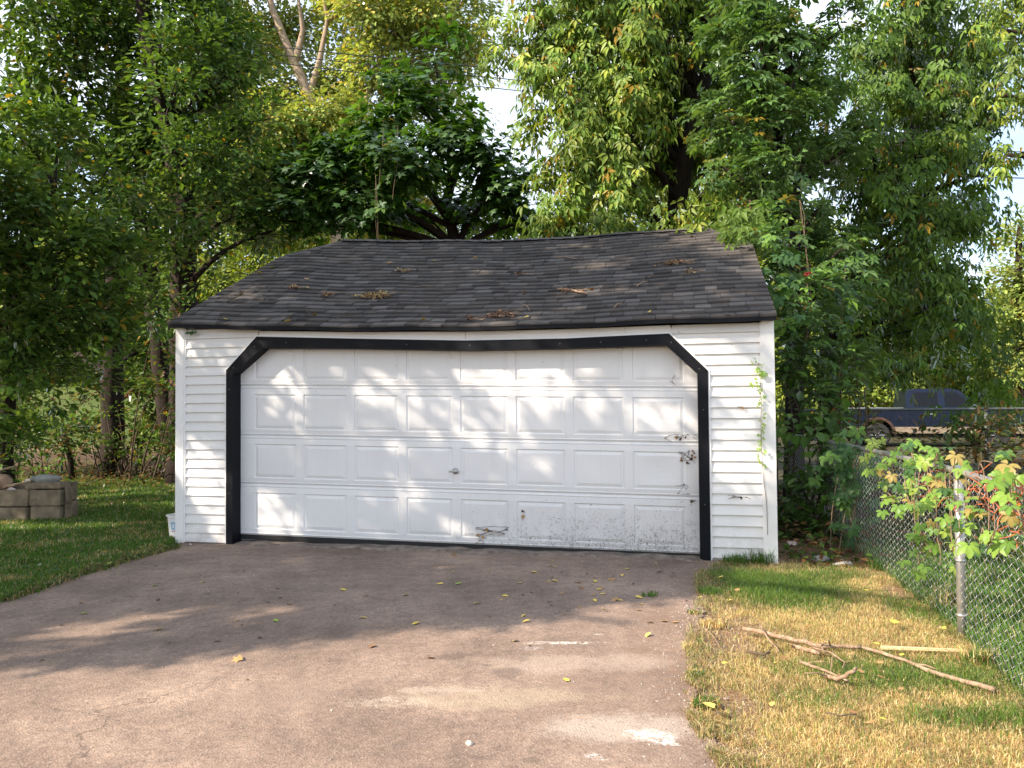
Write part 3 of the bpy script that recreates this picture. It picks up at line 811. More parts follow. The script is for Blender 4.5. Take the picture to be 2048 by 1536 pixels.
rest.build('shingle_courses', SHINGLE, roof, kind='stuff')
# ridge and hip caps
def cap_line(p0f, n, wdt=0.13):
    for k in range(n):
        t0, t1 = k / n, min(1.0, (k + 1.15) / n)
        c0, c1, dirv = p0f(t0), p0f(t1), None
        side = (c1 - c0).cross(Vector((0, 0, 1))).normalized() * wdt
        up0, up1 = Vector((0, 0, .020)), Vector((0, 0, .012)); dn = Vector((0, 0, -.050))
        b = MB(); f = rs.uniform(0.8, 1.3); tint = tuple(c_ * f for c_ in greys[rs.randrange(3)])
        L0, R0, L1, R1 = c0 + side + dn, c0 - side + dn, c1 + side + dn, c1 - side + dn
        b.poly([L0 + up0, L1 + up1, c1 + up1, c0 + up0], tint); b.poly([c0 + up0, c1 + up1, R1 + up1, R0 + up0], tint)
        b.poly([L0, L0 + up0, c0 + up0, c0], tint); b.poly([c0, c0 + up0, R0 + up0, R0], tint)
        b.build('ridge_cap', SHINGLE, roof)
cap_line(lambda t_: roof_pt(HIP_L + (HIP_R - HIP_L) * t_, 1.0, 0.01), 30)
for fn in (roof_pt, roof_back):
    cap_line(lambda t_: fn(HIP_L + (A0 - HIP_L) * t_, 1 + (S_CLIP - 1) * t_, 0.008), 5, 0.09)
    cap_line(lambda t_: fn(HIP_R + (A1 - HIP_R) * t_, 1 + (S_CLIP - 1) * t_, 0.008), 5, 0.09)

# ================================================================ leaves, built as real little surfaces
def tmpl(kind):
    if kind == 'ovate':
        V = [(0, 0, 0), (.30, .29, .06), (.74, .20, .03), (1.0, 0, -.10), (.74, -.20, .03), (.30, -.29, .06)]
        F = [(0, 2, 1), (0, 3, 2), (0, 4, 3), (0, 5, 4)]
    elif kind == 'maple':
        pts = [(0, 0), (-.02, .16), (.06, .50), (.30, .30), (.62, .56), (.60, .17), (1.0, 0), (.60, -.17), (.62, -.56), (.30, -.30), (.06, -.50), (-.02, -.16)]
        V = [(x, y, -.10 * x * x - .12 * y * y) for x, y in pts] + [(.32, 0, .05)]
        F = [(i, 12, (i + 1) % 12)[::-1] for i in range(12)]
    elif kind == 'trifoliate':
        V, F = [], []
        for ang, L in ((0, 1.0), (48, .74), (-48, .74)):
            c, s = math.cos(math.radians(ang)), math.sin(math.radians(ang)); o = len(V)
            for x, y, z in ((.18, 0, 0), (.50, .15, .03), (1.0, 0, -.16), (.50, -.15, .03)):
                x *= L; y *= L; V.append((x * c - y * s, x * s + y * c, z))
            F += [(o, o + 2, o + 1), (o, o + 3, o + 2)]
    elif kind == 'creeper':
        V, F = [], []
        for ang, L in ((0, 1.0), (55, .92), (-55, .92), (115, .66), (-115, .66)):
            c, s = math.cos(math.radians(ang)), math.sin(math.radians(ang)); o = len(V)
            for x, y, z in ((.04, 0, 0), (.58, .20, .05), (1.0, 0, -.16), (.58, -.20, .05)):
                x *= L; y *= L; V.append((x * c - y * s, x * s + y * c, z))
            F += [(o, o + 2, o + 1), (o, o + 3, o + 2)]
    else:  # 'far': two faces folded on the midrib
        V = [(0, 0, 0), (.5, .33, .07), (1, 0, -.08), (.5, -.33, .07)]
        F = [(0, 2, 1), (0, 3, 2)]
    return np.array(V, float), np.array(F, int)
TM = {k: tmpl(k) for k in ('ovate', 'maple', 'trifoliate', 'creeper', 'far')}

def unit(a): return a / np.maximum(1e-9, np.linalg.norm(a, axis=-1, keepdims=True))
def leaves_mesh(name, kind, P, D, N, size, tint, mat):
    """P points, D lengthwise directions, N rough normals (n,3); size (n,), tint (n,3)"""
    V, F = TM[kind]
    D = unit(D); Y = unit(np.cross(N, D)); Z = np.cross(D, Y)
    M = np.stack([D, Y, Z], 1)                                     # rows are axes
    W_ = np.einsum('vk,nkj->nvj', V, M) * size[:, None, None] + P[:, None, :]
    n, k = len(P), len(V)
    FF = (F[None] + (np.arange(n) * k)[:, None, None]).reshape(-1, 3)
    return mesh_np(name, W_.reshape(-1, 3), FF, mat, np.repeat(tint, k, axis=0))

def rnd_dirs(n): return unit(RNG.normal(size=(n, 3)))

LEAFGAIN = 1.35
def crown(lobes, kind, size, tints, rc=0.34, per=34, dens=1.0, droop=0.35, hang=False, flat=0.6, keep=None, yellow=0.02):
    """leaves gathered in clumps inside uneven lobes; returns arrays and the clump centres"""
    CP, CL = [], []
    for (c, rad, k) in lobes:
        c = np.array(c, float); rad = np.array(rad, float)
        vol = 4.19 * rad.prod(); n = max(3, int(dens * k * vol / (4.19 * rc ** 3 * 0.30)))
        d = rnd_dirs(n); u = RNG.random(n) ** 0.48
        bump = 0.80 + 0.45 * vnoise(d[:, 0] * 2 + c[0], d[:, 1] * 2 + d[:, 2] * 3.1, 1.3, int(abs(c[2]) * 3) + 1)
        p = c + d * rad * (u * bump)[:, None]
        CP.append(p); CL.append(np.repeat(c[None], n, 0))
    CP = np.concatenate(CP); CL = np.concatenate(CL)
    if keep is not None:
        m_ = keep(CP); CP, CL = CP[m_], CL[m_]
    n = len(CP)
    m = np.maximum(6, (per * RNG.uniform(0.45, 1.5, n)).astype(int))
    idx = np.repeat(np.arange(n), m); N_ = len(idx)
    off = rnd_dirs(N_) * (RNG.random(N_) ** 0.5)[:, None] * rc * np.array([1, 1, flat]) * RNG.uniform(0.7, 1.3, n)[idx][:, None]
    out = unit(CP - CL + np.array([0, 0, 0.15]) * 1.0)[idx]
    sp = unit(RNG.normal(size=(n, 3)) * np.array([1, 1, .3]))      # each spray leans its own way
    off += sp[idx] * (off @ np.array([0, 0, 0]) [..., None] if False else 0) + out * (RNG.random(N_)[:, None] - 0.4) * rc * 0.7
    P = CP[idx] + off
    if hang: P[:, 2] -= np.abs(RNG.normal(size=N_)) * rc * 0.5
    D = unit(off + out * rc * 0.6 + rnd_dirs(N_) * rc * 0.5) + np.array([0, 0, -droop])
    if hang: D = unit(off * np.array([1, 1, .3]) + rnd_dirs(N_) * rc * .5) * 0.6 + np.array([0, 0, -0.9])
    Nn = np.array([0, 0, 1.0]) + out * (0.9 if hang else 0.45) + rnd_dirs(N_) * 0.55
    tints = np.array(tints); pick = RNG.integers(0, len(tints), N_)
    T = tints[pick] * LEAFGAIN * RNG.uniform(0.70, 1.35, n)[idx][:, None] * RNG.uniform(0.8, 1.2, N_)[:, None]
    y = RNG.random(N_) < yellow
    T[y] = np.array([0.30, 0.22, 0.03]) * RNG.uniform(.7, 1.3, y.sum())[:, None]
    S = size * RNG.uniform(0.62, 1.25, N_)
    return kind, P, D, Nn, S, T, CP, CL

def bent(a, b, n, sag=0.0, wob=0.1, r=random):
    a, b = Vector(a), Vector(b); L = (b - a).length; out = []
    o1 = Vector((r.uniform(-1, 1), r.uniform(-1, 1), r.uniform(-.5, .5))) * wob * L
    for i in range(n + 1):
        t_ = i / n; p = a.lerp(b, t_) + o1 * math.sin(math.pi * t_) + Vector((0, 0, sag * L * math.sin(math.pi * t_)))
        out.append(p)
    return out

NTRI = 0
def tree(name, label, cat, trunk, lobes, kind, size, tints, mat=None, bark=None, group=None, limbs=True, twigs=6, seed=0, limb_min_z=2.9, limb_list=None, **kw):
    """trunk: list of (point, radius). Thing > trunk, limb..., branches, crown"""
    global NTRI
    r = random.Random(seed + 31)
    base = Vector(trunk[0][0]); e = empty(name, base, 0, label, cat, group)
    loc = lambda p: Vector(p) - base
    bark = bark or BARK
    tb = MB(); pts, rad = [], []
    for i in range(len(trunk) - 1):
        (p, ra), (q, rb_) = trunk[i], trunk[i + 1]; p, q = Vector(p), Vector(q)
        for k in range(4):
            f = k / 4; j = Vector((r.uniform(-1, 1), r.uniform(-1, 1), 0)) * ra * 0.12
            pts.append(loc(p.lerp(q, f) + (j if (i or k) else j * 0))); rad.append((ra + (rb_ - ra) * f) * r.uniform(.94, 1.07))
    pts.append(loc(trunk[-1][0])); rad.append(trunk[-1][1])
    pts[0] = pts[0] + Vector((0, 0, -0.15)); rad[0] *= 1.35
    tb.tube(pts, rad, 12); tb.build('trunk', bark, e, smooth=True)
    kindn, P, D, Nn, S, T, CP, CL = crown(lobes, kind, size, tints, **kw)
    if limbs:
        tw = MB()
        for (c, rd, k) in lobes:
            c = Vector(c)
            if c.z < limb_min_z or limb_list: continue
            # leave the trunk below the lobe
            best = min(range(len(pts)), key=lambda i: (pts[i] + base - c).length + abs((pts[i].z + base.z) - (c.z - 0.9)) * 1.2)
            a = pts[best]; L = (c - base - a).length
            if L < 0.3: continue
            b = MB(); ra = min(rad[best] * 0.55, 0.035 + 0.018 * L)
            bp = bent(a, c - base, 6, 0.06, 0.07, r)
            b.tube(bp, [ra * (1 - .75 * i / 6) for i in range(7)], 7)
            b.build('limb', bark, e, smooth=True)
            cc = np.array(c); near = np.where(np.abs(CL - cc).sum(1) < 1e-6)[0]
            for q in (r.sample(list(near), min(twigs, len(near))) if len(near) else []):
                s = bp[r.choice([3, 4, 5, 6])]
                tw.tube(bent(s, Vector(CP[q]) - base, 4, 0.05, 0.08, r), [ra * .24, ra * .2, ra * .15, .006, .004], 4, cap=False)
        if tw.v: tw.build('branches', bark, e, kind='stuff')
    for L_ in (limb_list or []):
        q = [at(px, py, trunk[1][0].y - .5) - base for px, py in L_]; b = MB(); b.tube(sum([[q[i].lerp(q[i + 1], f / 3) for f in range(3)] for i in range(len(q) - 1)], []) + [q[-1]], [.17 - .12 * i / (3 * len(q) - 3) for i in range(3 * len(q) - 2)], 7); b.build('limb', bark, e, smooth=True)
    me = leaves_mesh('crown', kindn, P - np.array(base), D, Nn, S, T, mat or LEAF)
    NTRI += len(me.polygons)
    link('crown', me, e)
    return e

def lobe(px, py, Y, r_px, k=1.0, ry=None, flat=0.8):
    """a lobe centred where the photograph shows it, r_px its radius in photo pixels at that distance"""
    p = at(px, py, Y); r = r_px * Y / FPX
    return ((p.x, p.y, p.z), (r, (ry or r * 0.85), r * flat), k)
def base_at(px, Y, py=800):
    p = at(px, py, Y); return Vector((p.x, Y, gz(p.x, Y)))
def tr(*pts):
    return [(at(px, py, Y) if py is not None else base_at(px, Y), r) for px, py, Y, r in pts]

G_DEEP = [(0.045, 0.100, 0.020), (0.055, 0.120, 0.026), (0.038, 0.085, 0.022), (0.070, 0.140, 0.028)]
G_MID = [(0.070, 0.145, 0.026), (0.085, 0.165, 0.030), (0.060, 0.125, 0.024), (0.105, 0.185, 0.034)]
G_LIGHT = [(0.125, 0.200, 0.040), (0.150, 0.230, 0.045), (0.100, 0.170, 0.036), (0.190, 0.250, 0.050)]
G_YELL = [(0.190, 0.270, 0.085), (0.160, 0.240, 0.070), (0.230, 0.290, 0.105), (0.130, 0.205, 0.060)]
G_BLUE = [(0.060, 0.120, 0.040), (0.075, 0.140, 0.048), (0.050, 0.100, 0.034), (0.095, 0.160, 0.055)]

# ---------------------------------------------------------------- trees
# far sunlit trees first
tree('cottonwood_tree', 'tall pale yellow-green tree with bare pale limbs rising far behind the garage ridge', 'tree',
     tr((690, None, 34, .40), (675, 420, 34, .34), (625, 205, 33.5, .24), (590, 130, 33.5, .20), (545, 20, 33.5, .15), (520, -90, 33.5, .10)),
     [lobe(470, 90, 34, 90, .8), lobe(600, 300, 35, 100), lobe(500, 230, 34, 95), lobe(690, 170, 35, 80, .9), lobe(720, 290, 35, 90), lobe(660, 60, 36, 60, .5), lobe(800, 60, 35, 80, .8),
      lobe(880, 120, 35, 75, .8), lobe(920, 30, 35, 70, .9), lobe(820, 170, 35, 75, .8), lobe(900, 240, 35, 60, .6), lobe(560, 170, 34, 60, .7), lobe(460, -40, 34, 90, .7), lobe(700, -60, 35, 110, .7), lobe(850, -60, 35, 100, .8),
      lobe(600, 420, 35, 110, .9), lobe(420, 360, 34, 110, .9), lobe(800, 380, 35, 110, .9), lobe(740, 20, 33, 80), lobe(560, 60, 35, 70), lobe(660, 230, 32.5, 75), lobe(760, 130, 33, 65), lobe(840, 20, 33, 70), lobe(950, 80, 34, 45), lobe(560, 260, 32.5, 80), lobe(520, 330, 33, 80), lobe(930, 160, 34, 45, .8)],
     'far', 0.24, G_YELL + G_YELL + [(0.30, 0.27, 0.07)], bark=BARK_PALE, rc=0.70, per=40, dens=2.3, droop=.5, seed=1, twigs=3, limb_list=[[(617, 195), (640, 120), (655, 40), (640, -40)], [(590, 130), (606, 60), (592, -30)], [(690, 400), (720, 230), (765, 110), (800, 40)], [(655, 40), (700, 10), (730, -40)], [(675, 330), (640, 260), (560, 210)]])
BGT = [(-60, 620, 40, 170, 'pale green tree far beyond the left lawn at the edge of the photo'), (330, 560, 46, 190, 'sunlit tree beyond the far fence, right of the straight brown trunk'),
       (120, 560, 48, 150, 'sunlit light green tree standing behind the far lawn and wire fence'), (1010, 470, 38, 90, 'light green tree far away, low in the gap over the roof ridge'),
       (640, 520, 42, 190, 'light green tree far behind the left end of the roof'), (1230, 430, 40, 150, 'pale green tree far behind the box elder over the roof'),
       (1480, 500, 38, 150, 'light green tree far behind the right end of the roof'), (1700, 620, 36, 150, 'light green tree behind the parked pickup bed'), (1930, 700, 38, 110, 'yellow-green tree just above the pickup cab')]
for i, (px, py, Y, rp, lab) in enumerate(BGT):
    r = random.Random(i + 50); L = []
    for k in range(9):
        a = r.uniform(0, 6.28); q = r.uniform(.2, 1) ** .5
        L.append(lobe(px + rp * math.cos(a) * q, py + rp * 0.9 * math.sin(a) * q, Y + r.uniform(-2, 2), rp * r.uniform(.38, .55), r.uniform(.7, 1)))
    L.append(lobe(px, py, Y, rp * .6))
    L.append(lobe(px + rp * .3, 770, Y, rp * .55)); L.append(lobe(px - rp * .4, 760, Y, rp * .5))
    tree('background_tree', lab, 'tree', tr((px, None, Y, .3), (px + 8, py + 60, Y, .22), (px, py - rp * .5, Y, .1)), L, 'far', 0.24, G_LIGHT + G_YELL[:2], rc=0.8, per=38, dens=2.2,
         group='sunlit trees beyond the yard', seed=i, twigs=3)
tree('background_tree', 'bright yellow-green sunlit tree at the right edge behind the power lines', 'tree',
     tr((2040, None, 34, .25), (2035, 600, 34, .18), (2040, 450, 34, .1)),
     [lobe(2035, 470, 34, 55), lobe(2050, 560, 34, 75), lobe(2020, 640, 34, 70), lobe(2060, 720, 34, 90), lobe(1990, 700, 35, 60), lobe(2100, 600, 34, 90)],
     'far', 0.22, G_YELL, rc=0.7, per=40, dens=1.6, group='sunlit trees beyond the yard', seed=77)

# left group
tree('straight_tree', 'dark straight trunk tree standing left of the garage beside the leaning one', 'tree',
     tr((226, None, 16.8, .24), (224, 760, 16.8, .215), (230, 560, 16.8, .20), (237, 400, 16.8, .17), (246, 150, 16.8, .15), (250, -120, 16.8, .11), (250, -300, 16.8, .06)),
     [lobe(150, 130, 15.5, 120), lobe(260, 60, 16, 110), lobe(80, 20, 15, 120), lobe(340, 170, 16.5, 100), lobe(220, 260, 15.5, 105), lobe(120, 330, 15.5, 110), lobe(300, 330, 16, 90), lobe(200, -110, 16, 150, .8), lobe(300, 700, 19, 60, .7), lobe(170, 640, 18.5, 75), lobe(270, 630, 18.5, 70), lobe(100, 700, 19, 60, .7), lobe(380, 50, 16.5, 95), lobe(40, 210, 15, 110), lobe(330, -80, 16, 120, .8), lobe(40, -130, 15.5, 150, .8), lobe(250, -260, 16, 170, .6)],
     'ovate', 0.15, G_DEEP + G_MID[:2], rc=0.50, per=44, dens=1.5, seed=2)
tree('leaning_tree', 'dark tree with a leaning trunk between the straight trunk and the garage corner', 'tree',
     tr((348, None, 16.0, .20), (330, 800, 16.0, .18), (312, 650, 16.0, .165), (290, 530, 16.1, .15), (275, 380, 16.2, .12), (300, 200, 16.3, .09)),
     [lobe(300, 420, 15.2, 85), lobe(390, 470, 15.5, 70), lobe(230, 440, 15, 80), lobe(380, 330, 15.5, 90), lobe(330, 250, 15.5, 90), lobe(420, 210, 16, 90), lobe(450, 120, 16, 85), lobe(270, 560, 17.5, 60, .8), lobe(310, 600, 18.5, 70), lobe(340, 700, 18.5, 60), lobe(345, 780, 18, 45), lobe(420, 400, 15.8, 70), lobe(260, 700, 18.5, 55, .8)],
     'ovate', 0.145, G_DEEP, rc=0.46, per=44, dens=1.5, seed=3)
tree('thick_tree', 'thick reddish-brown trunk tree right behind the left garage corner', 'tree',
     tr((372, None, 15.0, .30), (366, 640, 15.0, .27), (368, 400, 15.0, .24), (350, 300, 15.0, .21), (318, 180, 15.1, .17), (290, 60, 15.2, .14), (280, -120, 15.2, .1)),
     [lobe(440, 300, 14.2, 90), lobe(500, 380, 14.5, 85), lobe(460, 440, 14, 70), lobe(550, 460, 14.5, 60), lobe(360, 520, 14.2, 50, .6), lobe(500, 250, 14.6, 80), lobe(420, 30, 15, 100), lobe(380, 130, 14.4, 90), lobe(480, 140, 15, 60, .8), lobe(350, -120, 15, 140, .7), lobe(400, 560, 14.6, 45, .6), lobe(345, 190, 13.6, 60, .9), lobe(350, 300, 13.6, 65), lobe(365, 410, 13.6, 60), lobe(350, 500, 13.8, 50), lobe(320, 100, 13.8, 60), lobe(330, 590, 14, 45, .8)],
     'ovate', 0.14, G_DEEP, rc=0.44, per=44, dens=1.5, seed=4)
tree('mulberry_tree', 'broad-leaved green tree filling the left edge above the raised block bed', 'tree',
     tr((6, None, 12.6, .15), (14, 800, 12.6, .12), (10, 650, 12.5, .10), (60, 480, 12.4, .08), (110, 380, 12.2, .06)),
     [lobe(60, 400, 11.6, 100), lobe(30, 520, 11.4, 100), lobe(130, 500, 11.6, 95), lobe(200, 580, 11.8, 75), lobe(110, 620, 11.4, 90), lobe(30, 660, 11.2, 85), lobe(180, 680, 12, 70), lobe(70, 740, 11.6, 70), lobe(10, 800, 11.4, 55), lobe(190, 450, 11.8, 75),
      lobe(250, 500, 12, 55, .7), lobe(-60, 560, 11.4, 110), lobe(-50, 400, 11.4, 120), lobe(150, 760, 12.2, 45, .7), lobe(30, 880, 11.8, 45, .8), lobe(-20, 930, 11.6, 40, .8), lobe(90, 690, 11.4, 60), lobe(290, 610, 13.2, 45, .5), lobe(20, 740, 11.2, 70), lobe(110, 790, 11.8, 40, .6), lobe(240, 640, 12.5, 60, .8), lobe(200, 740, 13, 45, .6), lobe(-30, 830, 11.4, 60), lobe(120, 270, 12.6, 90, .8), lobe(230, 370, 12.8, 80, .8), lobe(20, 260, 12.4, 90, .8), lobe(300, 440, 13, 60, .7), lobe(270, 540, 13, 50, .8)],
     'ovate', 0.145, G_MID + G_DEEP, rc=0.34, per=34, dens=1.2, seed=5)
# the big crown overhead on the left, whose shade lies over the drive and the garage
# centre
tree('maple_tree', 'dark broad-leaved maple rising behind the middle of the roof ridge', 'tree',
     tr((930, None, 16.2, .16), (915, 500, 16.0, .13), (890, 410, 15.7, .105), (915, 330, 15.4, .09), (880, 250, 15.2, .06), (850, 160, 15.2, .04)),
     [lobe(830, 200, 14.6, 62), lobe(790, 150, 14.8, 40, .8), lobe(870, 130, 14.8, 45, .7), lobe(760, 260, 14.6, 65), lobe(700, 300, 14.6, 65), lobe(640, 340, 14.5, 75), lobe(600, 420, 14.4, 65), lobe(900, 270, 14.4, 75), lobe(970, 310, 14.4, 70), lobe(1000, 380, 14.5, 62), lobe(720, 400, 14.6, 80),
      lobe(800, 330, 14.2, 80), lobe(650, 455, 14.8, 50, .8), lobe(1030, 430, 15, 55), lobe(930, 420, 15.6, 60, .8), lobe(800, 430, 15.6, 55, .7), lobe(580, 340, 14.6, 55), lobe(890, 60, 15, 40, .7), lobe(540, 440, 14.4, 50), lobe(1090, 440, 15, 35), lobe(860, 440, 16, 40, .6), lobe(1075, 340, 15, 40, .5)],
     'maple', 0.165, [(0.026, 0.074, 0.014), (0.034, 0.088, 0.018), (0.022, 0.060, 0.013), (0.045, 0.105, 0.022)], mat=LEAF_MATT, rc=0.36, per=24, dens=1.5, droop=.75, seed=6, yellow=.003)
# right group
tree('box_elder_tree', 'large box elder with drooping light leaves and leaning trunk over the roof end', 'tree',
     tr((1352, None, 13.6, .24), (1352, 470, 13.4, .20), (1362, 350, 13.2, .17), (1385, 260, 13.1, .14), (1404, 170, 13.0, .12), (1440, 60, 13, .10), (1460, -60, 13, .08), (1470, -200, 13, .05)),
     [lobe(1120, 60, 12.8, 75), lobe(1040, 20, 13, 55, .8), lobe(1190, 40, 12.6, 80), lobe(1100, 150, 12.6, 65), lobe(1190, 150, 12.4, 80), lobe(1280, 70, 12.4, 80), lobe(1060, 220, 13, 45, .6), lobe(1290, 170, 12.2, 75), lobe(1160, 250, 12.2, 75), lobe(1255, 270, 12, 75), lobe(1370, 80, 12.6, 60, .6),
      lobe(1180, 350, 12, 62), lobe(1270, 370, 11.8, 65), lobe(1130, 400, 12.4, 55), lobe(1340, 430, 11.2, 55), lobe(1430, 410, 10.8, 60), lobe(1250, 440, 11.6, 42), lobe(1150, 450, 12.2, 35, .8), lobe(1480, 450, 10.2, 45), lobe(1455, 340, 11.5, 60, .8), lobe(1350, -60, 12.6, 110, .7), lobe(1180, -60, 12.6, 110, .7), lobe(1010, 90, 13.2, 28, .5), lobe(1400, 470, 10.3, 28, .8), lobe(1075, 440, 12.4, 30), lobe(1100, 110, 13.4, 60), lobe(1240, 200, 13, 90), lobe(1330, 260, 14, 80), lobe(1400, 180, 14.2, 80), lobe(1330, 130, 14, 80), lobe(1210, 320, 13, 70), lobe(1320, 340, 14, 75), lobe(1420, 300, 14, 70), lobe(1260, 20, 13.6, 90), lobe(1390, 20, 13.6, 90), lobe(1110, 330, 13, 36, .7)],
     'trifoliate', 0.22, G_LIGHT + G_MID, rc=0.34, per=26, dens=1.25, hang=True, seed=7, yellow=.045)
tree('vine_covered_tree', 'tree draped in glossy five-leaf creeper just right of the roof end', 'tree',
     tr((1585, None, 10.9, .14), (1590, 600, 10.9, .12), (1560, 350, 11, .10), (1540, 100, 11, .08), (1530, -100, 11, .05)),
     [lobe(1440, 60, 10.8, 60), lobe(1520, 60, 10.4, 70), lobe(1600, 80, 10.6, 70), lobe(1500, 160, 10.2, 70), lobe(1420, 250, 10.8, 60, .8), lobe(1470, 250, 10.3, 70), lobe(1560, 220, 10.2, 65), lobe(1440, 330, 10.6, 50), lobe(1510, 350, 10.1, 65), lobe(1600, 330, 10.3, 65), lobe(1560, 430, 10, 60),
      lobe(1640, 200, 10.6, 60), lobe(1650, 400, 10.4, 50, .9), lobe(1560, 540, 9.4, 45), lobe(1620, 530, 9.8, 50), lobe(1680, 500, 10, 50), lobe(1600, 640, 9.4, 45), lobe(1660, 620, 9.6, 50), lobe(1530, -60, 10.6, 110, .7), lobe(1680, 60, 10.8, 60), lobe(1690, 300, 10.6, 55), lobe(1545, 620, 9.2, 25, .8), lobe(1600, 160, 12, 90), lobe(1500, 260, 12, 90), lobe(1620, 300, 12, 90), lobe(1540, 420, 12, 85), lobe(1640, 480, 11.6, 80), lobe(1480, 60, 12, 90), lobe(1680, 580, 11, 60), lobe(1545, 480, 9.0, 36), lobe(1590, 590, 8.9, 42), lobe(1560, 660, 8.9, 34), lobe(1620, 690, 9, 42), lobe(1650, 560, 9.2, 42), lobe(1660, 760, 9.4, 36)],
     'creeper', 0.155, G_BLUE + G_MID, mat=LEAF_VINE, rc=0.30, per=13, dens=1.30, droop=.8, seed=8, yellow=.015)
tree('spreading_tree', 'dark green spreading tree above the parked pickup and right-hand fence', 'tree',
     tr((1655, None, 14.4, .19), (1660, 700, 14.3, .17), (1700, 520, 14.2, .15), (1800, 320, 14.1, .12), (1880, 100, 14, .09), (1900, -60, 14, .06)),
     [lobe(1740, 100, 13, 80, .8), lobe(1830, 60, 13, 80, .8), lobe(1780, 200, 12.6, 80), lobe(1880, 180, 12.6, 80), lobe(1960, 90, 13, 70, .8), lobe(1720, 260, 12.4, 65), lobe(1840, 300, 12.4, 80), lobe(1930, 290, 12.6, 65), lobe(1770, 390, 12.2, 80), lobe(1870, 400, 12.2, 75), lobe(1930, 420, 12.4, 55, .9), lobe(1720, 480, 12, 60),
      lobe(1800, 500, 12, 75), lobe(1880, 520, 12.2, 70), lobe(1940, 560, 12.6, 50, .8), lobe(1760, 600, 11.8, 70), lobe(1850, 620, 12, 70), lobe(1910, 650, 12.4, 60, .8), lobe(1700, 680, 11.4, 60), lobe(1770, 700, 11.8, 60), lobe(1960, 700, 12.8, 50, .8), lobe(1850, -60, 13, 120, .7), lobe(2000, 650, 13, 45, .6), lobe(1960, 350, 12.8, 45), lobe(2000, 770, 13.2, 42, .7), lobe(1800, 120, 14.5, 110), lobe(1900, 200, 14.5, 110), lobe(1780, 320, 14.5, 100), lobe(1880, 420, 14.5, 95), lobe(1800, 520, 14.5, 95), lobe(1870, 620, 14.8, 85), lobe(1770, 640, 14, 80), lobe(1960, 60, 14, 80), lobe(1930, 640, 15, 60), lobe(1720, 700, 13, 60), lobe(1960, 760, 14, 55, .8), lobe(1930, 810, 12.6, 40, .7), lobe(2030, 800, 12.6, 50, .8)],
     'trifoliate', 0.21, G_MID + G_DEEP, rc=0.36, per=26, dens=1.05, hang=True, seed=9, yellow=.02)
tree('overhanging_tree', 'leafy branch hanging in at the top right corner, nearest of the trees on the right', 'tree',
     [(Vector((9.6, 8.8, 0)), .2), (Vector((9.4, 8.8, 3.5)), .17), (Vector((9.0, 8.8, 6.5)), .12), (Vector((8.6, 8.8, 9)), .06)],
     [lobe(2010, 60, 9.2, 60, .8), lobe(2050, 150, 9.2, 60, .9), lobe(2010, 190, 9.2, 45, .8), lobe(2110, 60, 9.2, 90), lobe(2130, 220, 9.2, 70), lobe(2060, -40, 9.2, 90), lobe(2015, 310, 9.4, 12, .6), lobe(2180, -60, 9.2, 140, .8)],
     'trifoliate', 0.15, G_LIGHT + G_MID, rc=0.28, per=22, dens=1.1, hang=True, seed=10, yellow=.02)

# far-off mass of trees closing the view
P_, D_, N_, S_, T_ = [], [], [], [], []
n = 26000
ang = RNG.uniform(-0.85, 0.85, n); R_ = RNG.uniform(52, 66, n)
X = np.sin(ang) * R_; Yy = np.cos(ang) * R_
top = 6.5 + 5.0 * fbm(X, Yy, 0.12, 4)
zz_ = RNG.random(n) ** 0.8 * top
base_z = np.array([gz(a, b) for a, b in zip(X, Yy)])
P = np.stack([X, Yy, zz_ + base_z - .2], 1)
T = np.array(G_LIGHT)[RNG.integers(0, 4, n)] * RNG.uniform(.6, 1.2, n)[:, None]
link('treeline', leaves_mesh('treeline', 'far', P, rnd_dirs(n) + np.array([0, 0, -.4]), rnd_dirs(n) + np.array([0, -.6, .8]), RNG.uniform(.5, .95, n), T, LEAF), kind='stuff')

# ---------------------------------------------------------------- shrubs and undergrowth
def shrub(name, label, lobes, kind, size, tints, group=None, seed=0, mat=None, **kw):
    r = random.Random(seed + 5); c0 = np.mean([l_[0] for l_ in lobes], 0)
    base = Vector((c0[0], c0[1], gz(c0[0], c0[1]))); e = empty(name, base, 0, label, 'shrub', group)
    k_, P, D, Nn, S, T, CP, CL = crown(lobes, kind, size, tints, **kw)
    P[:, 2] = np.maximum(P[:, 2], 0.03)
    link('foliage', leaves_mesh('foliage', k_, P - np.array(base), D, Nn, S, T, mat or LEAF), e, kind='stuff')
    st = MB()
    for q in r.sample(range(len(CP)), min(22, len(CP))):
        b = Vector((r.uniform(-.3, .3) + (CP[q][0] - base.x) * .6, r.uniform(-.2, .2) + (CP[q][1] - base.y) * .6, 0))
        st.tube(bent(b, Vector(CP[q]) - base, 5, 0.05, 0.08, r), [.016, .014, .012, .009, .006, .003], 5, cap=False)
    st.build('stems', TWIG, e, kind='stuff')
    return e
shrub('shrub', 'tall dark shrub crowding the right corner of the garage', [lobe(1600, 740, 9.2, 50), lobe(1640, 800, 9.2, 50), lobe(1590, 840, 9, 45), lobe(1660, 880, 9, 45), lobe(1610, 920, 8.9, 50), lobe(1590, 1000, 8.8, 45), lobe(1650, 980, 8.7, 50), lobe(1690, 720, 9.6, 50), lobe(1600, 700, 9.4, 45)],
      'ovate', 0.15, G_DEEP + G_BLUE, seed=1, rc=.26, per=30, dens=1.3, droop=.7, yellow=.004)
shrub('shrub', 'low dark shrub between the garage corner and the vine-covered fence', [lobe(1580, 1060, 8.6, 30), lobe(1640, 1050, 8.5, 36), lobe(1690, 1040, 8.3, 34), lobe(1700, 960, 8.4, 38), lobe(1700, 890, 8.8, 34)],
      'ovate', 0.12, G_DEEP, seed=2, rc=.2, per=24, dens=1.2, droop=.6, yellow=.004)
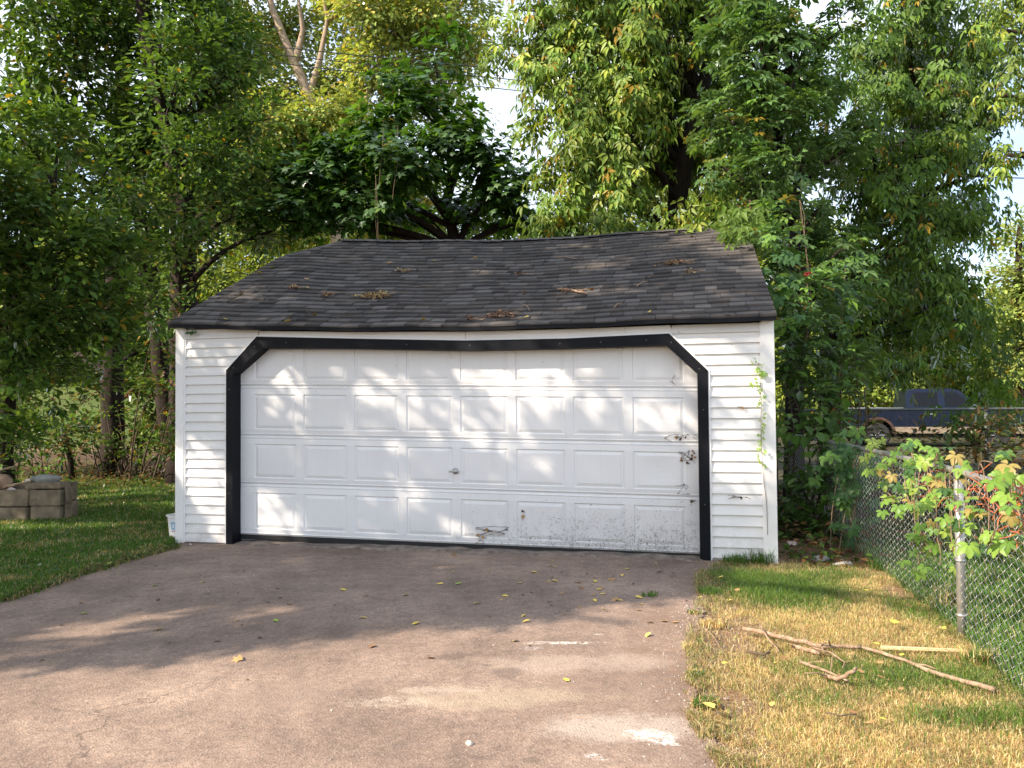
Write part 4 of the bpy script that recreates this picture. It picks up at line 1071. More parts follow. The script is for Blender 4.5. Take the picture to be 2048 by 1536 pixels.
shrub('shrub', 'dark bush with brown dead stalks in front of the parked pickup', [lobe(1800, 925, 10.8, 36, .7), lobe(1870, 925, 10.6, 36, .9), lobe(1930, 910, 10.8, 45, .9), lobe(1990, 890, 10.8, 45, .9), lobe(2050, 900, 10.6, 55), lobe(1850, 960, 10, 40), lobe(1940, 960, 9.8, 50), lobe(2030, 960, 9.6, 50), lobe(1790, 985, 9.2, 40), lobe(1740, 940, 9.4, 36), lobe(2110, 900, 10.5, 80), lobe(1830, 875, 11, 18, .4), lobe(1950, 860, 11, 26, .8), lobe(2030, 840, 11, 30, .7), lobe(1700, 800, 10.4, 26, .5), lobe(1690, 850, 10, 36), lobe(1720, 860, 10, 26, .6)],
      'ovate', 0.10, [(0.05, 0.075, 0.02), (0.07, 0.06, 0.025), (0.045, 0.08, 0.02), (0.09, 0.06, 0.03)], seed=3, rc=.3, per=30, dens=1.0, droop=.5, yellow=.02)
shrub('shrub', 'undergrowth bush at the foot of the straight dark trunk', [lobe(240, 890, 16, 50), lobe(190, 880, 15.8, 36, .8), lobe(300, 900, 15.6, 40), lobe(330, 860, 15.4, 36), lobe(220, 820, 16.4, 26, .6)],
      'ovate', 0.11, G_DEEP + [(0.11, 0.15, 0.03)], seed=4, rc=.3, per=28, dens=1.0, droop=.4, yellow=.04)
shrub('shrub', 'undergrowth behind the raised block bed on the left', [lobe(30, 870, 13.5, 55, .8), lobe(110, 850, 14.5, 30, .5), lobe(-30, 900, 13.4, 60), lobe(60, 925, 13, 32, .7)],
      'ovate', 0.11, G_MID + G_DEEP, seed=5, rc=.28, per=28, dens=1.0, droop=.4, yellow=.03)
shrub('shrub', 'dense dark thicket between the two dark trunks left of the garage', [lobe(300, 760, 18, 45, .8), lobe(330, 830, 17.4, 45), lobe(290, 870, 17, 40), lobe(345, 900, 15.6, 36), lobe(260, 830, 18, 36, .7), lobe(180, 860, 17.5, 40, .8), lobe(150, 900, 16, 40, .7), lobe(60, 850, 17, 50, .8), lobe(-20, 820, 17, 60), lobe(20, 760, 19, 50, .8), lobe(100, 880, 15.4, 36, .7), lobe(100, 800, 19, 36, .5), lobe(200, 780, 19, 40, .7), lobe(260, 760, 18.5, 40, .8), lobe(150, 850, 17, 36, .8), lobe(60, 800, 19, 36, .6), lobe(345, 700, 14.2, 40), lobe(345, 770, 14.2, 40), lobe(345, 840, 14.2, 40), lobe(350, 900, 14.2, 36), lobe(335, 640, 14.2, 40)],
      'ovate', 0.13, G_DEEP + [(0.10, 0.06, 0.03)], seed=8, rc=.32, per=34, dens=2.1, droop=.5, yellow=.01)
shrub('shrub', 'sunlit green bush against the far wire fence on the left', [lobe(120, 745, 40, 35), lobe(200, 735, 40, 32), lobe(270, 745, 40, 30), lobe(60, 740, 40, 30)],
      'far', 0.18, G_LIGHT, seed=6, rc=.5, per=40, dens=1.3, droop=.4, yellow=.08)

# ---------------------------------------------------------------- overhead crown on the left that shades the drive
SUNH = Vector((SUN_TO.x, SUN_TO.y)).normalized(); COT = math.cos(SUN_EL) / math.sin(SUN_EL)
SHX, SHY = -SUNH.x * COT, -SUNH.y * COT                         # where a point 1 m up drops its shadow
edge_px = [(-700, 1450), (-250, 1390), (0, 1345), (120, 1352), (280, 1348), (420, 1315), (600, 1300), (700, 1277), (820, 1292), (930, 1262), (1040, 1272), (1130, 1222), (1230, 1212), (1330, 1238), (1400, 1190), (1470, 1135), (1560, 1138), (1800, 1140), (2050, 1150)]
SH_EDGE = [gnd(*p) for p in edge_px]
# breaks in that crown: where the sun gets through to the roof, the door and the drive
HOLES = []
for a_, s_, r_ in ((4.15, .86, .20), (4.45, .60, .24), (4.5, .32, .15), (5.5, .80, .17), (5.9, .62, .18), (3.0, .55, .10), (.3, .32, .12), (1.0, .75, .10), (5.0, .72, .10)):
    p_ = roof_pt(a_, s_); w_ = to_world(p_.x, p_.y, p_.z); HOLES.append((w_.x + SHX * w_.z, w_.y + SHY * w_.z, r_))
for px, py, r_ in ((600, 800, .10), (625, 860, .13), (690, 790, .08), (790, 800, .20), (830, 850, .16), (540, 1020, .16), (580, 1050, .14), (725, 1030, .14), (770, 1060, .12), (890, 1050, .16), (980, 730, .18), (1130, 740, .14), (1005, 790, .18), (1015, 920, .16), (410, 690, .10), (410, 960, .18), (400, 1050, .14), (660, 730, .08), (1470, 800, .16), (1480, 960, .14), (1290, 820, .10)):
    q_ = W(px, py, .1); w_ = to_world(q_[0], .1, q_[1]); HOLES.append((w_.x + SHX * w_.z, w_.y + SHY * w_.z, r_))
for px, py, r_ in ((250, 1255, .16), (130, 1268, .14), (330, 1230, .12), (560, 1225, .14), (640, 1215, .12), (430, 1150, .10), (600, 1125, .12), (900, 1140, .10), (1230, 1215, .16), (1180, 1140, .10), (860, 1245, .10), (640, 1110, .10)):
    w_ = gnd(px, py); HOLES.append((w_.x, w_.y, r_))
def shade_keep(CP):
    sx = CP[:, 0] + SHX * CP[:, 2]; sy = CP[:, 1] + SHY * CP[:, 2]
    ye = np.interp(sx, [p.x for p in SH_EDGE], [p.y for p in SH_EDGE])
    ok = (sy > ye + 0.33) & (sy < 15.5) & (sx < 5.6 + (sy - 8) * .25) & (sx > -12)
    # stay out of the picture
    sxp = CP[:, 0] / np.maximum(CP[:, 1], .1) ; up = (CP[:, 2] - 1.5) / np.maximum(CP[:, 1], .1)
    inview = (CP[:, 1] > 0.3) & (np.abs(sxp) < 0.72) & (up < 0.62)
    gap = .6 * fbm(sx, sy, 0.85, 6) + .4 * vnoise(sx * .9 + sy * .5, sy * 1.0 - sx * .5, 2.1, 4)
    for hx_, hy_, hr_ in HOLES: ok &= (((sx - hx_) / 1.25) ** 2 + (sy - hy_) ** 2) > (hr_ + .17) ** 2
    return ok & ~inview & (gap > np.where(sx < -4.4, 0.47, 0.25))
LOB = []
r = random.Random(4)
for k in range(30):
    LOB.append(((r.uniform(-17, -5.0), r.uniform(-0.5, 8.5), r.uniform(5.2, 9.8)), (2.2, 2.2, 1.5), 0.8))
tree('overhead_tree', 'big tree left of the driveway whose high crown throws the dappled shade', 'tree',
     [(Vector((-11.2, 3.6, 0)), .34), (Vector((-11.0, 3.7, 3)), .28), (Vector((-10.8, 3.9, 6)), .2), (Vector((-10.6, 4.2, 9)), .12)],
     LOB, 'far', 0.14, G_MID, rc=0.30, per=34, dens=0.33, seed=12, keep=shade_keep, twigs=2)
print('leaf triangles', NTRI)

# ================================================================ grass
def blades(name, X, Y, H, T, width, lean=0.5, z0=0.0, flat=None):
    n = len(X); Z = np.full(n, z0) if np.isscalar(z0) else z0
    az = RNG.uniform(0, 2 * np.pi, n); la = RNG.uniform(0, 2 * np.pi, n); le = np.abs(RNG.normal(size=n)) * lean * H
    if flat is not None:
        k = RNG.random(n) < flat; le[k] = H[k] * RNG.uniform(1.0, 1.7, k.sum())
        H = H.copy(); H2 = np.where(k, H * .35, H)
    else: H2 = H
    wx, wy = np.cos(az) * width / 2, np.sin(az) * width / 2
    dx, dy = np.cos(la) * le, np.sin(la) * le
    V = np.zeros((n, 5, 3))
    V[:, 0] = np.stack([X - wx, Y - wy, Z], 1); V[:, 1] = np.stack([X + wx, Y + wy, Z], 1)
    V[:, 2] = np.stack([X + wx * .8 + dx * .3, Y + wy * .8 + dy * .3, Z + H2 * .6], 1)
    V[:, 3] = np.stack([X - wx * .8 + dx * .3, Y - wy * .8 + dy * .3, Z + H2 * .6], 1)
    V[:, 4] = np.stack([X + dx, Y + dy, Z + H2 * (1 - .25 * (le / np.maximum(H, 1e-6)).clip(0, 1.5))], 1)
    F = np.array([(0, 1, 2), (0, 2, 3), (3, 2, 4)])
    FF = (F[None] + (np.arange(n) * 5)[:, None, None]).reshape(-1, 3)
    return mesh_np(name, V.reshape(-1, 3), FF, GRASS, np.repeat(T, 5, axis=0))
GRN = np.array([(0.075, 0.150, 0.028), (0.095, 0.180, 0.035), (0.060, 0.120, 0.024), (0.130, 0.200, 0.045)])
STR = np.array([(0.60, 0.46, 0.25), (0.52, 0.37, 0.20), (0.70, 0.57, 0.36), (0.36, 0.22, 0.13), (0.46, 0.40, 0.17), (0.48, 0.30, 0.17)])
def pick(A, n): return A[RNG.integers(0, len(A), n)] * RNG.uniform(.75, 1.2, n)[:, None]

# left lawn: density falls off with distance
def lawn(n, x0, x1, y0, y1, pw):
    y = y0 + (y1 - y0) * RNG.random(n) ** pw; x = RNG.uniform(x0, x1, n) * (y * 0.72) if x0 > -1.01 and x1 <= 0 else RNG.uniform(x0, x1, n)
    return x, y
n = 210000
y = 5.3 + (16.8 - 5.3) * RNG.random(n) ** 1.25
x = -y * 0.70 + RNG.random(n) * (y * 0.70 - 3.0)
edge = np.interp(-y, [-p.y for p in DRIVE_L], [p.x for p in DRIVE_L])
k = ~inner(drive_poly, x, y) & (x < np.where(y > GL.y - .3, GL.x + (y - GL.y) * .2 - .02, edge + .05)) & (fbm(x, y, 1.7, 8) > 0.18)
k &= ~((y > 15.2) & (RNG.random(n) < (y - 15.2) / 1.6))
x, y = x[k], y[k]; n = len(x)
T = pick(GRN, n); dry = RNG.random(n) < (0.10 + 0.35 * (fbm(x, y, 2.5, 12) > .62)); T[dry] = pick(STR, dry.sum()) * .75
H = RNG.uniform(.035, .075, n) * (1 + .5 * fbm(x, y, 3, 5))
link('grass', blades('grass', x, y, H, T, 0.011, .6), kind='stuff')
# fringe creeping over the drive's left edge
n = 9000; i = RNG.integers(0, len(DRIVE_L) - 1, n); f = RNG.random(n)
DL = np.array([tuple(p) for p in DRIVE_L]); P = DL[i] + (DL[i + 1] - DL[i]) * f[:, None]
x = P[:, 0] + RNG.normal(size=n) * .05 - .03; y = P[:, 1] + RNG.normal(size=n) * .05 + .03
T = pick(STR, n) * .6; g = RNG.random(n) < .5; T[g] = pick(GRN, g.sum())
link('grass', blades('grass', x, y, RNG.uniform(.02, .07, n), T, .008, 1.1, z0=.008), kind='stuff')

n = 7000; i = RNG.integers(0, len(DRIVE_R) - 1, n); f = RNG.random(n)
DR_ = np.array([tuple(p) for p in DRIVE_R]); P = DR_[i] + (DR_[i + 1] - DR_[i]) * f[:, None]
x = P[:, 0] + np.abs(RNG.normal(size=n)) * .10 - .07; y = P[:, 1] + RNG.normal(size=n) * .04; k = fbm(x, y, 5, 14) > .42; x, y = x[k], y[k]; n = len(x)
T = pick(STR, n) * .8; g = RNG.random(n) < .25; T[g] = pick(GRN, g.sum())
link('grass', blades('grass', x, y, RNG.uniform(.012, .05, n), T, .0036, 1.3, z0=.010), kind='stuff')

# dry strip between the drive and the fence
n = 330000
y = 2.4 + 5.2 * RNG.random(n) ** 1.15; fxn = np.interp(y, [p.y for p in FENCE_PATH], [p.x for p in FENCE_PATH]); dxn = np.interp(-y, [-p.y for p in DRIVE_R], [p.x for p in DRIVE_R])
x = dxn - 0.06 + RNG.random(n) * (fxn - dxn + 0.10)
gr_, ba_ = cover(x, y)
k = (RNG.random(n) ** .55 > np.clip(ba_ * 1.12 + (fbm(x, y, 5, 31) - .5) * 1.1, 0, .97)) & ~((x < WIDTH + GL.x - .0) & (y > GR.y - (x - GR.x) * .2) & (x < GR.x + .05)) & ~((y > 6.7) & (RNG.random(n) < .75))
x, y, gr_ = x[k], y[k], gr_[k]; n = len(x)
isg = RNG.random(n) < np.clip(gr_ * 0.95 - .08, 0.04, 0.80)
T = pick(STR, n); T[isg] = pick(GRN, isg.sum()) * np.array([1.25, 1.12, 1.1]); T *= (0.72 + .56 * fbm(x, y, 7, 21))[:, None]
H = np.where(isg, RNG.uniform(.03, .075, n), RNG.uniform(.014, .045, n))
H *= np.where(blobs(GREEN[:2], x, y) > .5, 1.35, 1.0)
link('grass', blades('grass', x, y, H, T, 0.0034, .95, flat=.50), kind='stuff')
# tufts at the drive's right edge and against the siding
def tuft(px, py, n, rad, h, cols, z0=0.0, name='grass_tuft'):
    p = gnd(px, py); a = RNG.uniform(0, 6.28, n); q = RNG.random(n) ** .6 * rad
    return p.x + np.cos(a) * q, p.y + np.sin(a) * q * .8, RNG.uniform(.5, 1.2, n) * h, pick(cols, n), np.full(n, z0)
MIX = np.concatenate([STR, GRN, GRN])
tl = [tuft(1412, 1418, 260, .07, .06, MIX, .01), tuft(1392, 1360, 120, .05, .05, MIX, .01), tuft(1420, 1190, 240, .09, .06, GRN, .01), tuft(1380, 1300, 90, .05, .04, STR, .01), tuft(1470, 1128, 300, .12, .10, GRN), tuft(1520, 1126, 340, .13, .15, GRN), tuft(1300, 1195, 60, .07, .05, GRN, .01),
      tuft(1440, 1120, 90, .07, .12, GRN), tuft(1870, 1150, 160, .10, .14, GRN), tuft(1890, 1220, 240, .10, .20, MIX), tuft(1850, 1180, 240, .10, .16, GRN), tuft(1960, 1330, 220, .1, .12, MIX), tuft(1425, 1255, 200, .09, .05, STR, .01), tuft(1390, 1230, 70, .06, .04, MIX, .01), tuft(1770, 1140, 200, .14, .12, GRN), tuft(345, 1098, 160, .08, .10, GRN, .005), tuft(320, 1103, 200, .10, .05, STR, .01)]
x, y, H, T, Z = [np.concatenate(c_) for c_ in zip(*tl)]
link('grass_tufts', blades('grass_tufts', x, y, H, T, 0.006, .8, z0=Z), kind='stuff')
# neighbour's lawn beyond the fence
n = 110000
y = 2.8 + 7.0 * RNG.random(n) ** 1.2; fxn = np.interp(y, [p.y for p in FENCE_PATH], [p.x for p in FENCE_PATH])
x = fxn + 0.02 + RNG.random(n) * 3.6 * (1 + 0 * y)
k = (x < y * .76 + .3) & ~((y > 7.2) & (RNG.random(n) < .6)); x, y = x[k], y[k]; n = len(x)
T = pick(GRN, n) * 1.25; dry = RNG.random(n) < .06; T[dry] = pick(STR, dry.sum())
link('neighbour_lawn', blades('neighbour_lawn', x, y, RNG.uniform(.05, .11, n), T, 0.009, .5), kind='stuff')
# leaf litter and short weeds under the trees
n = 26000
side = RNG.random(n) < .6
x = np.where(side, RNG.uniform(-12, -3.0, n), RNG.uniform(2.6, 6.5, n)); y = np.where(side, RNG.uniform(13.8, 20, n), RNG.uniform(7.0, 12.5, n))
k = np.where(side, fbm(x, y, 1.1, 3) > .35, fbm(x, y, 1.1, 3) > .3); x, y = x[k], y[k]; n = len(x)
P = np.stack([x, y, np.array([gz(a, b) for a, b in zip(x, y)]) + RNG.random(n) ** 2.5 * .22 + .01], 1)
T = np.concatenate([pick(np.array([(0.16, 0.085, 0.04), (0.10, 0.06, 0.035), (0.22, 0.13, 0.06)]), n // 2), pick(np.array(G_MID), n - n // 2)])
link('leaf_litter', leaves_mesh('leaf_litter', 'far', P, rnd_dirs(n) * np.array([1, 1, .25]), rnd_dirs(n) * .5 + np.array([0, 0, 1.0]), RNG.uniform(.05, .10, n), T, LEAF), kind='stuff')

# grit and crumbs of stone along the drive's right edge and on the bare soil
n = 5200
y = 2.4 + 5 * RNG.random(n) ** 1.2; dxn = np.interp(-y, [-p.y for p in DRIVE_R], [p.x for p in DRIVE_R]); x = dxn + RNG.normal(size=n) * .16 + .08
k2 = RNG.random(n) < .12; x[k2] = RNG.uniform(-3.5, 1.2, k2.sum())
S = RNG.uniform(.0018, .006, n) * np.where(RNG.random(n) < .04, 1.8, 1)
tv = np.array([(1, 0, 0), (-.5, .87, 0), (-.5, -.87, 0), (0.1, 0, 1.1), (.6, .7, .5)]); tf = np.array([(0, 2, 3), (2, 1, 3), (1, 4, 3), (4, 0, 3), (0, 4, 1)])
V = tv[None] * S[:, None, None] * RNG.uniform(.6, 1.3, (n, 1, 3)) ; an = RNG.uniform(0, 6.28, n); ca, sa = np.cos(an)[:, None], np.sin(an)[:, None]
V = np.stack([V[:, :, 0] * ca - V[:, :, 1] * sa + x[:, None], V[:, :, 0] * sa + V[:, :, 1] * ca + y[:, None], V[:, :, 2] + np.where(inner(drive_poly, x, y), .0125, .004)[:, None]], 2)
T = pick(np.array([(.32, .26, .22), (.24, .18, .14), (.40, .35, .30), (.17, .12, .095)]), n)
link('gravel', mesh_np('gravel', V.reshape(-1, 3), (tf[None] + (np.arange(n) * 5)[:, None, None]).reshape(-1, 3), LEAF_DRY, np.repeat(T, 5, axis=0)), kind='stuff')

# ================================================================ wire fences
def chain_mesh(path, h, z0, pitch, rad, sides=3, knuckle=True, zfun=None):
    """diamond wire between the points of path: zig-zag wires hooked into each other"""
    L = [0.0]
    for a, b in zip(path, path[1:]): L.append(L[-1] + (Vector(b[:2]) - Vector(a[:2])).length)
    xsn = np.array([p[0] for p in path]); ysn = np.array([p[1] for p in path]); L = np.array(L)
    nw = int(L[-1] / pitch); ns = int(round(h / pitch * 2)); hp = h / ns
    Vs, Fs = [], []; cnt = 0
    for w in range(nw):
        s0 = w * pitch; u, zz = [], []
        for k in range(ns + 1):
            u.append(s0 + (pitch * 0.5 if (k + w) % 2 == 0 else -pitch * 0.5) * 1.04 + pitch * .5); zz.append(z0 + hp * k)
        if knuckle: u.append(u[-1] + pitch * .25 * (1 if w % 2 else -1)); zz.append(zz[-1] + pitch * .38)
        u = np.array(u); zz = np.array(zz)
        off = np.where(np.arange(len(u)) % 2 == 0, rad * 1.1, -rad * 1.1)
        x = np.interp(u, L, xsn); y = np.interp(u, L, ysn)
        P = np.stack([x - off, y + off * .3, zz + (zfun(x, y) if zfun is not None else 0)], 1)
        du = (x[1] - x[0], y[1] - y[0]); dl = math.hypot(*du) + 1e-9; d = np.array([du[0] / dl, du[1] / dl, 0]); nrm = np.array([-d[1], d[0], 0])
        m_ = len(P); ang = [0, 2.09, 4.19][:sides]
        ring = np.stack([P + (np.cos(a) * nrm + np.sin(a) * (d * .7 + np.array([0, 0, .7]))) * rad for a in ang], 1).reshape(-1, 3)
        Vs.append(ring)
        for k in range(m_ - 1):
            for j in range(sides):
                a = cnt + k * sides + j; b = cnt + k * sides + (j + 1) % sides
                Fs.append((a, b, b + sides, a + sides))
        cnt += m_ * sides
    return np.concatenate(Vs), np.array(Fs)
def wire_fence(name, label, path, posts, h, pitch, wire, rail_r, post_r, m, zfun=None, knuckle=True, z_gap=.03):
    base = Vector((path[0][0], path[0][1], 0)); e = empty(name, base, 0, label, 'fence')
    zf = zfun or (lambda x, y: 0.0)
    V, F = chain_mesh(path, h - z_gap, z_gap, pitch, wire, 3, knuckle, zfun and np.vectorize(zfun))
    link('wire_mesh', mesh_np('wire_mesh', V - np.array(base), F, m), e, kind='stuff')
    rl = MB(); pts = []
    for a, b in zip(path, path[1:]):
        for k in range(4):
            p = Vector(a).lerp(Vector(b), k / 4); pts.append(Vector((p.x, p.y, zf(p.x, p.y) + h)) - base)
    p = Vector(path[-1]); pts.append(Vector((p.x, p.y, zf(p.x, p.y) + h)) - base)
    rl.tube(pts, rail_r, 10); rl.build('top_rail', m, e, smooth=True)
    for (x, y) in posts:
        pb = MB(); z = zf(x, y); q = Vector((x, y, z)) - base
        pb.tube([q + Vector((0, 0, -.1)), q + Vector((0, 0, h - rail_r))], post_r, 12)
        pb.tube([q + Vector((0, 0, h - .05)), q + Vector((0, 0, h + rail_r * .9)), q + Vector((0, 0, h + rail_r * 1.7))], [post_r * 1.12, post_r * 1.1, post_r * .5], 12)
        for bz in (.12, .45, .78):
            pb.tube([q + Vector((0, 0, h * bz)), q + Vector((0, 0, h * bz + .012))], post_r * 1.16, 12)
        pb.build('post', m, e, smooth=True)
    return e
FH = 1.05
wire_fence('chain_link_fence', 'bright galvanised wire fence with creeper over its rail, right of the dry grass', [tuple(p) for p in FENCE_PATH],
           [(2.86, 4.95), (2.12, 2.3), (3.62, 9.0)], FH, 0.052, 0.0019, 0.021, 0.027, METAL)
wire_fence('chain_link_fence', 'dull wire fence with a level rail in front of the parked pickup', [(3.6, 11.6, 0), (5.5, 11.4, 0), (7.0, 11.3, 0), (8.5, 11.2, 0), (11.5, 11.0, 0)],
           [(at(1972, 818, 11.25).x, 11.25), (4.9, 11.45), (10.1, 11.1)], 1.375, 0.06, 0.0019, 0.020, 0.026, METAL_OLD)
YF = 40.0
pa, pb_ = at(60, 745, YF), at(480, 760, YF)
zfar = lambda x, y: gz(x, y)
wire_fence('chain_link_fence', 'far wire fence along the top of the sunlit lawn on the left', [(pa.x - 6, YF + 1, 0), (pa.x, YF, 0), ((pa.x + pb_.x) / 2, YF - .4, 0), (pb_.x, YF - 1, 0)],
           [(at(136, 760, YF).x, YF - .1), (at(290, 760, YF).x, YF - .4), (pa.x - 3, YF + .5)], 1.25, 0.16, 0.004, 0.025, 0.03, METAL_OLD, zfun=zfar, knuckle=False)
wire_fence('chain_link_fence', 'low wire fence half hidden in undergrowth behind the raised block bed', [(-12.5, 16.2, 0), (-10.0, 16.6, 0), (-8.2, 17.0, 0), (-5.6, 17.4, 0)],
           [(at(124, 860, 16.6).x, 16.6), (-11.6, 16.35), (-8.2, 17.0)], 1.1, 0.07, 0.0022, 0.018, 0.028, METAL_OLD, zfun=zfar, knuckle=False)
lp = MB(); b0 = gnd(145, 935); lp.tube([(0, 0, -.05), (-.12, .1, .5), (-.30, .2, .95)], [.06, .05, .045], 10)
o = lp.build('fence_stake', BARK, smooth=True); o.location = Vector((at(146, 900, 15.6).x, 15.6, 0)); o['label'] = 'short dark leaning wooden stake in the brush by the left wire fence'; o['category'] = 'stake'

# ================================================================ things: helpers
def tagm(o, label, cat, group=None):
    o['label'] = label; o['category'] = cat
    if group: o['group'] = group
    return o
def plain(name, col, rough=0.5, spec=0.5, metal=0.0):
    return simple(name, col, rough, 0.06, 4, 0, 60, spec, metal)

# ---------------------------------------------------------------- pickup truck beyond the back fence
BLUE = simple('dark_blue_car_paint', (0.004, 0.008, 0.022), 0.25, 0.12, 3, 0, 60, 0.35, 0.0)
TAN = simple('tan_lower_paint', (0.24, 0.19, 0.135), 0.5, 0.2, 5)
RUST = simple('rusted_metal', (0.055, 0.028, 0.018), 0.85, 0.5, 14, 0.4, 60)
GLASS = plain('dark_car_glass', (0.004, 0.005, 0.007), 0.10, 0.25)
TYRE = plain('tyre_rubber', (0.02, 0.02, 0.02), 0.85)
CHROME = plain('chrome', (0.6, 0.6, 0.6), 0.2, 0.5, 1.0)
RED = plain('red_lamp', (0.45, 0.03, 0.02), 0.2); AMB = plain('amber_lamp', (0.7, 0.22, 0.03), 0.3); CLEAR = plain('clear_lamp', (0.6, 0.6, 0.58), 0.15)
tq = at(1679, 850, 25.6)
truck = empty('pickup_truck', (tq.x + .25, tq.y + .93, -0.02), math.radians(-15), 'dark blue crew cab pickup with rusty tan lower panels parked beyond the back fence', 'pickup truck')
def prism(b, prof, y0, y1, tint=None):
    n = len(prof)
    b.poly([(x, y0, z) for x, z in prof]); b.poly([(x, y1, z) for x, z in prof][::-1])
    for i in range(n):
        (x0, z0), (x1, z1) = prof[i], prof[(i + 1) % n]
        b.poly([(x0, y1, z0), (x1, y1, z1), (x1, y0, z1), (x0, y0, z0)])
def arch(cx, cz, R, n=12): return [(cx + R * math.cos(math.pi * (1 - i / n)), cz + R * math.sin(math.pi * (1 - i / n))) for i in range(n + 1)]
WR, WF, WZ = 1.16, 4.62, 0.40
HW = 0.97
low = [(0.0, .62)] + [(WR - .50, .62)] + arch(WR, .46, .47)[1:-1] + [(WR + .50, .62), (WF - .50, .62)] + arch(WF, .46, .47)[1:-1] + [(WF + .50, .62), (5.85, .62), (5.88, .95), (5.70, 1.12), (5.35, 1.20), (4.30, 1.27), (2.02, 1.29), (1.98, 1.27), (0.02, 1.27)]
b = MB(); b.box(.3, 5.5, -.62, .62, .32, .66); b.build('chassis', RUBBER, truck)
b = MB(); prism(b, low, -HW, HW); b.build('body', BLUE, truck, bevel=0.012)
b = MB(); c = [(2.02, 1.292, HW - .02), (4.28, 1.272, HW - .02), (3.62, 1.86, HW - .20), (3.40, 1.92, HW - .24), (2.25, 1.92, HW - .24), (2.06, 1.84, HW - .20)]
n = len(c)
b.poly([(x, -w, z) for x, z, w in c]); b.poly([(x, w, z) for x, z, w in c][::-1])
for i in range(n):
    (x0, z0, w0), (x1, z1, w1) = c[i], c[(i + 1) % n]
    b.poly([(x0, w0, z0), (x1, w1, z1), (x1, -w1, z1), (x0, -w0, z0)])
b.build('cab', BLUE, truck)
def side_w(z): return (HW - .02) + (-.18) * (z - 1.28) / .56
def window(q, nm='window', m=GLASS, o=.006):
    b = MB(); b.poly([(x, -side_w(z) - o, z) for x, z in q]); b.poly([(x, side_w(z) + o, z) for x, z in q][::-1]); return b.build(nm, m, truck)
window([(2.26, 1.33), (2.98, 1.33), (2.98, 1.80), (2.30, 1.80)]); window([(3.18, 1.33), (4.02, 1.33), (3.56, 1.78), (3.18, 1.80)])
b = MB(); b.poly([(4.24, -.80, 1.33), (4.24, .80, 1.33), (3.68, .66, 1.83), (3.68, -.66, 1.83)][::-1]); b.build('windscreen', GLASS, truck)
b = MB()
for x0, x1 in ((0.02, WR - .50), (WR + .50, WF - .50), (WF + .50, 5.84)):
    b.box(x0, x1, -HW - .008, -HW + .02, .47, .68); b.box(x0, x1, HW - .02, HW + .008, .47, .68)
b.build('lower_panel', TAN, truck)
for wx in (WR, WF):
    b = MB(); P0, P1 = arch(wx, .46, .47), arch(wx, .46, .55)
    for i in range(len(P0) - 1):
        b.poly([(P0[i][0], -HW - .014, P0[i][1]), (P0[i + 1][0], -HW - .014, P0[i + 1][1]), (P1[i + 1][0], -HW - .012, P1[i + 1][1]), (P1[i][0], -HW - .012, P1[i][1])])
        b.poly([(P0[i][0], -HW - .014, P0[i][1]), (P0[i][0], -HW + .05, P0[i][1]), (P0[i + 1][0], -HW + .05, P0[i + 1][1]), (P0[i + 1][0], -HW - .014, P0[i + 1][1])])
    b.build('wheel_arch_trim', RUST, truck)
    for sy in (-1, 1):
        yc = sy * (HW - .14)
        w = MB(); prof = [(.24, .11), (.36, .12), (.40, .09), (.405, 0), (.40, -.09), (.36, -.12), (.24, -.11)]; N = 28
        for i in range(N):
            a0, a1 = 2 * math.pi * i / N, 2 * math.pi * (i + 1) / N
            for (r0, y0), (r1, y1) in zip(prof, prof[1:]):
                w.poly([(wx + r0 * math.cos(a0), yc + y0, WZ + r0 * math.sin(a0)), (wx + r0 * math.cos(a1), yc + y0, WZ + r0 * math.sin(a1)), (wx + r1 * math.cos(a1), yc + y1, WZ + r1 * math.sin(a1)), (wx + r1 * math.cos(a0), yc + y1, WZ + r1 * math.sin(a0))])
        wo = w.build('wheel', TYRE, truck, smooth=True)
        rm = MB(); rm.tube([(wx, yc - .10, WZ), (wx, yc + .10, WZ)], .245, 24)
        rm.build('rim', RUBBER, wo)
        for k in range(6):
            a = k * math.pi / 3; sp = MB()
            sp.tube([(wx + .05 * math.cos(a), yc + sy * .104, WZ + .05 * math.sin(a)), (wx + .22 * math.cos(a), yc + sy * .108, WZ + .22 * math.sin(a))], .022, 6); sp.build('spoke', CHROME, wo)
b = MB(); b.box(-.02, .10, -HW - .006, -HW + .16, .92, 1.20); b.build('tail_light', RED, truck)
b = MB(); b.box(-.02, .10, HW - .16, HW + .006, .92, 1.20); b.build('tail_light', RED, truck)
b = MB(); b.box(5.60, 5.88, -HW - .004, -HW + .3, .84, 1.03); b.build('headlight', CLEAR, truck)
b = MB(); b.box(5.44, 5.60, -HW - .008, -HW + .05, .84, 1.03); b.build('turn_signal', AMB, truck)
b = MB(); b.box(-.14, .02, -HW + .05, HW - .05, .48, .66); b.build('bumper', CHROME, truck, bevel=.01)
b = MB(); b.box(5.84, 6.0, -HW + .03, HW - .03, .46, .68); b.build('bumper', CHROME, truck, bevel=.01)
b = MB(); b.box(3.85, 4.02, -HW - .20, -HW - .03, 1.30, 1.46); b.build('mirror', TRIM_B, truck, bevel=.02)
b = MB()
for x in (2.03, 3.06, 4.15): b.box(x, x + .012, -HW - .003, -HW + .004, .70, 1.27)
b.build('door_gap', RUBBER, truck, kind='stuff')
for x in (2.72, 3.78):
    b = MB(); b.box(x, x + .20, -HW - .03, -HW - .004, 1.08, 1.115); b.build('door_handle', CHROME, truck)
b = MB(); b.box(.06, 1.95, -HW + .02, -HW + .08, 1.27, 1.31); b.box(.06, 1.95, HW - .08, HW - .02, 1.27, 1.31); b.build('bed_rail', CHROME, truck, kind='stuff')

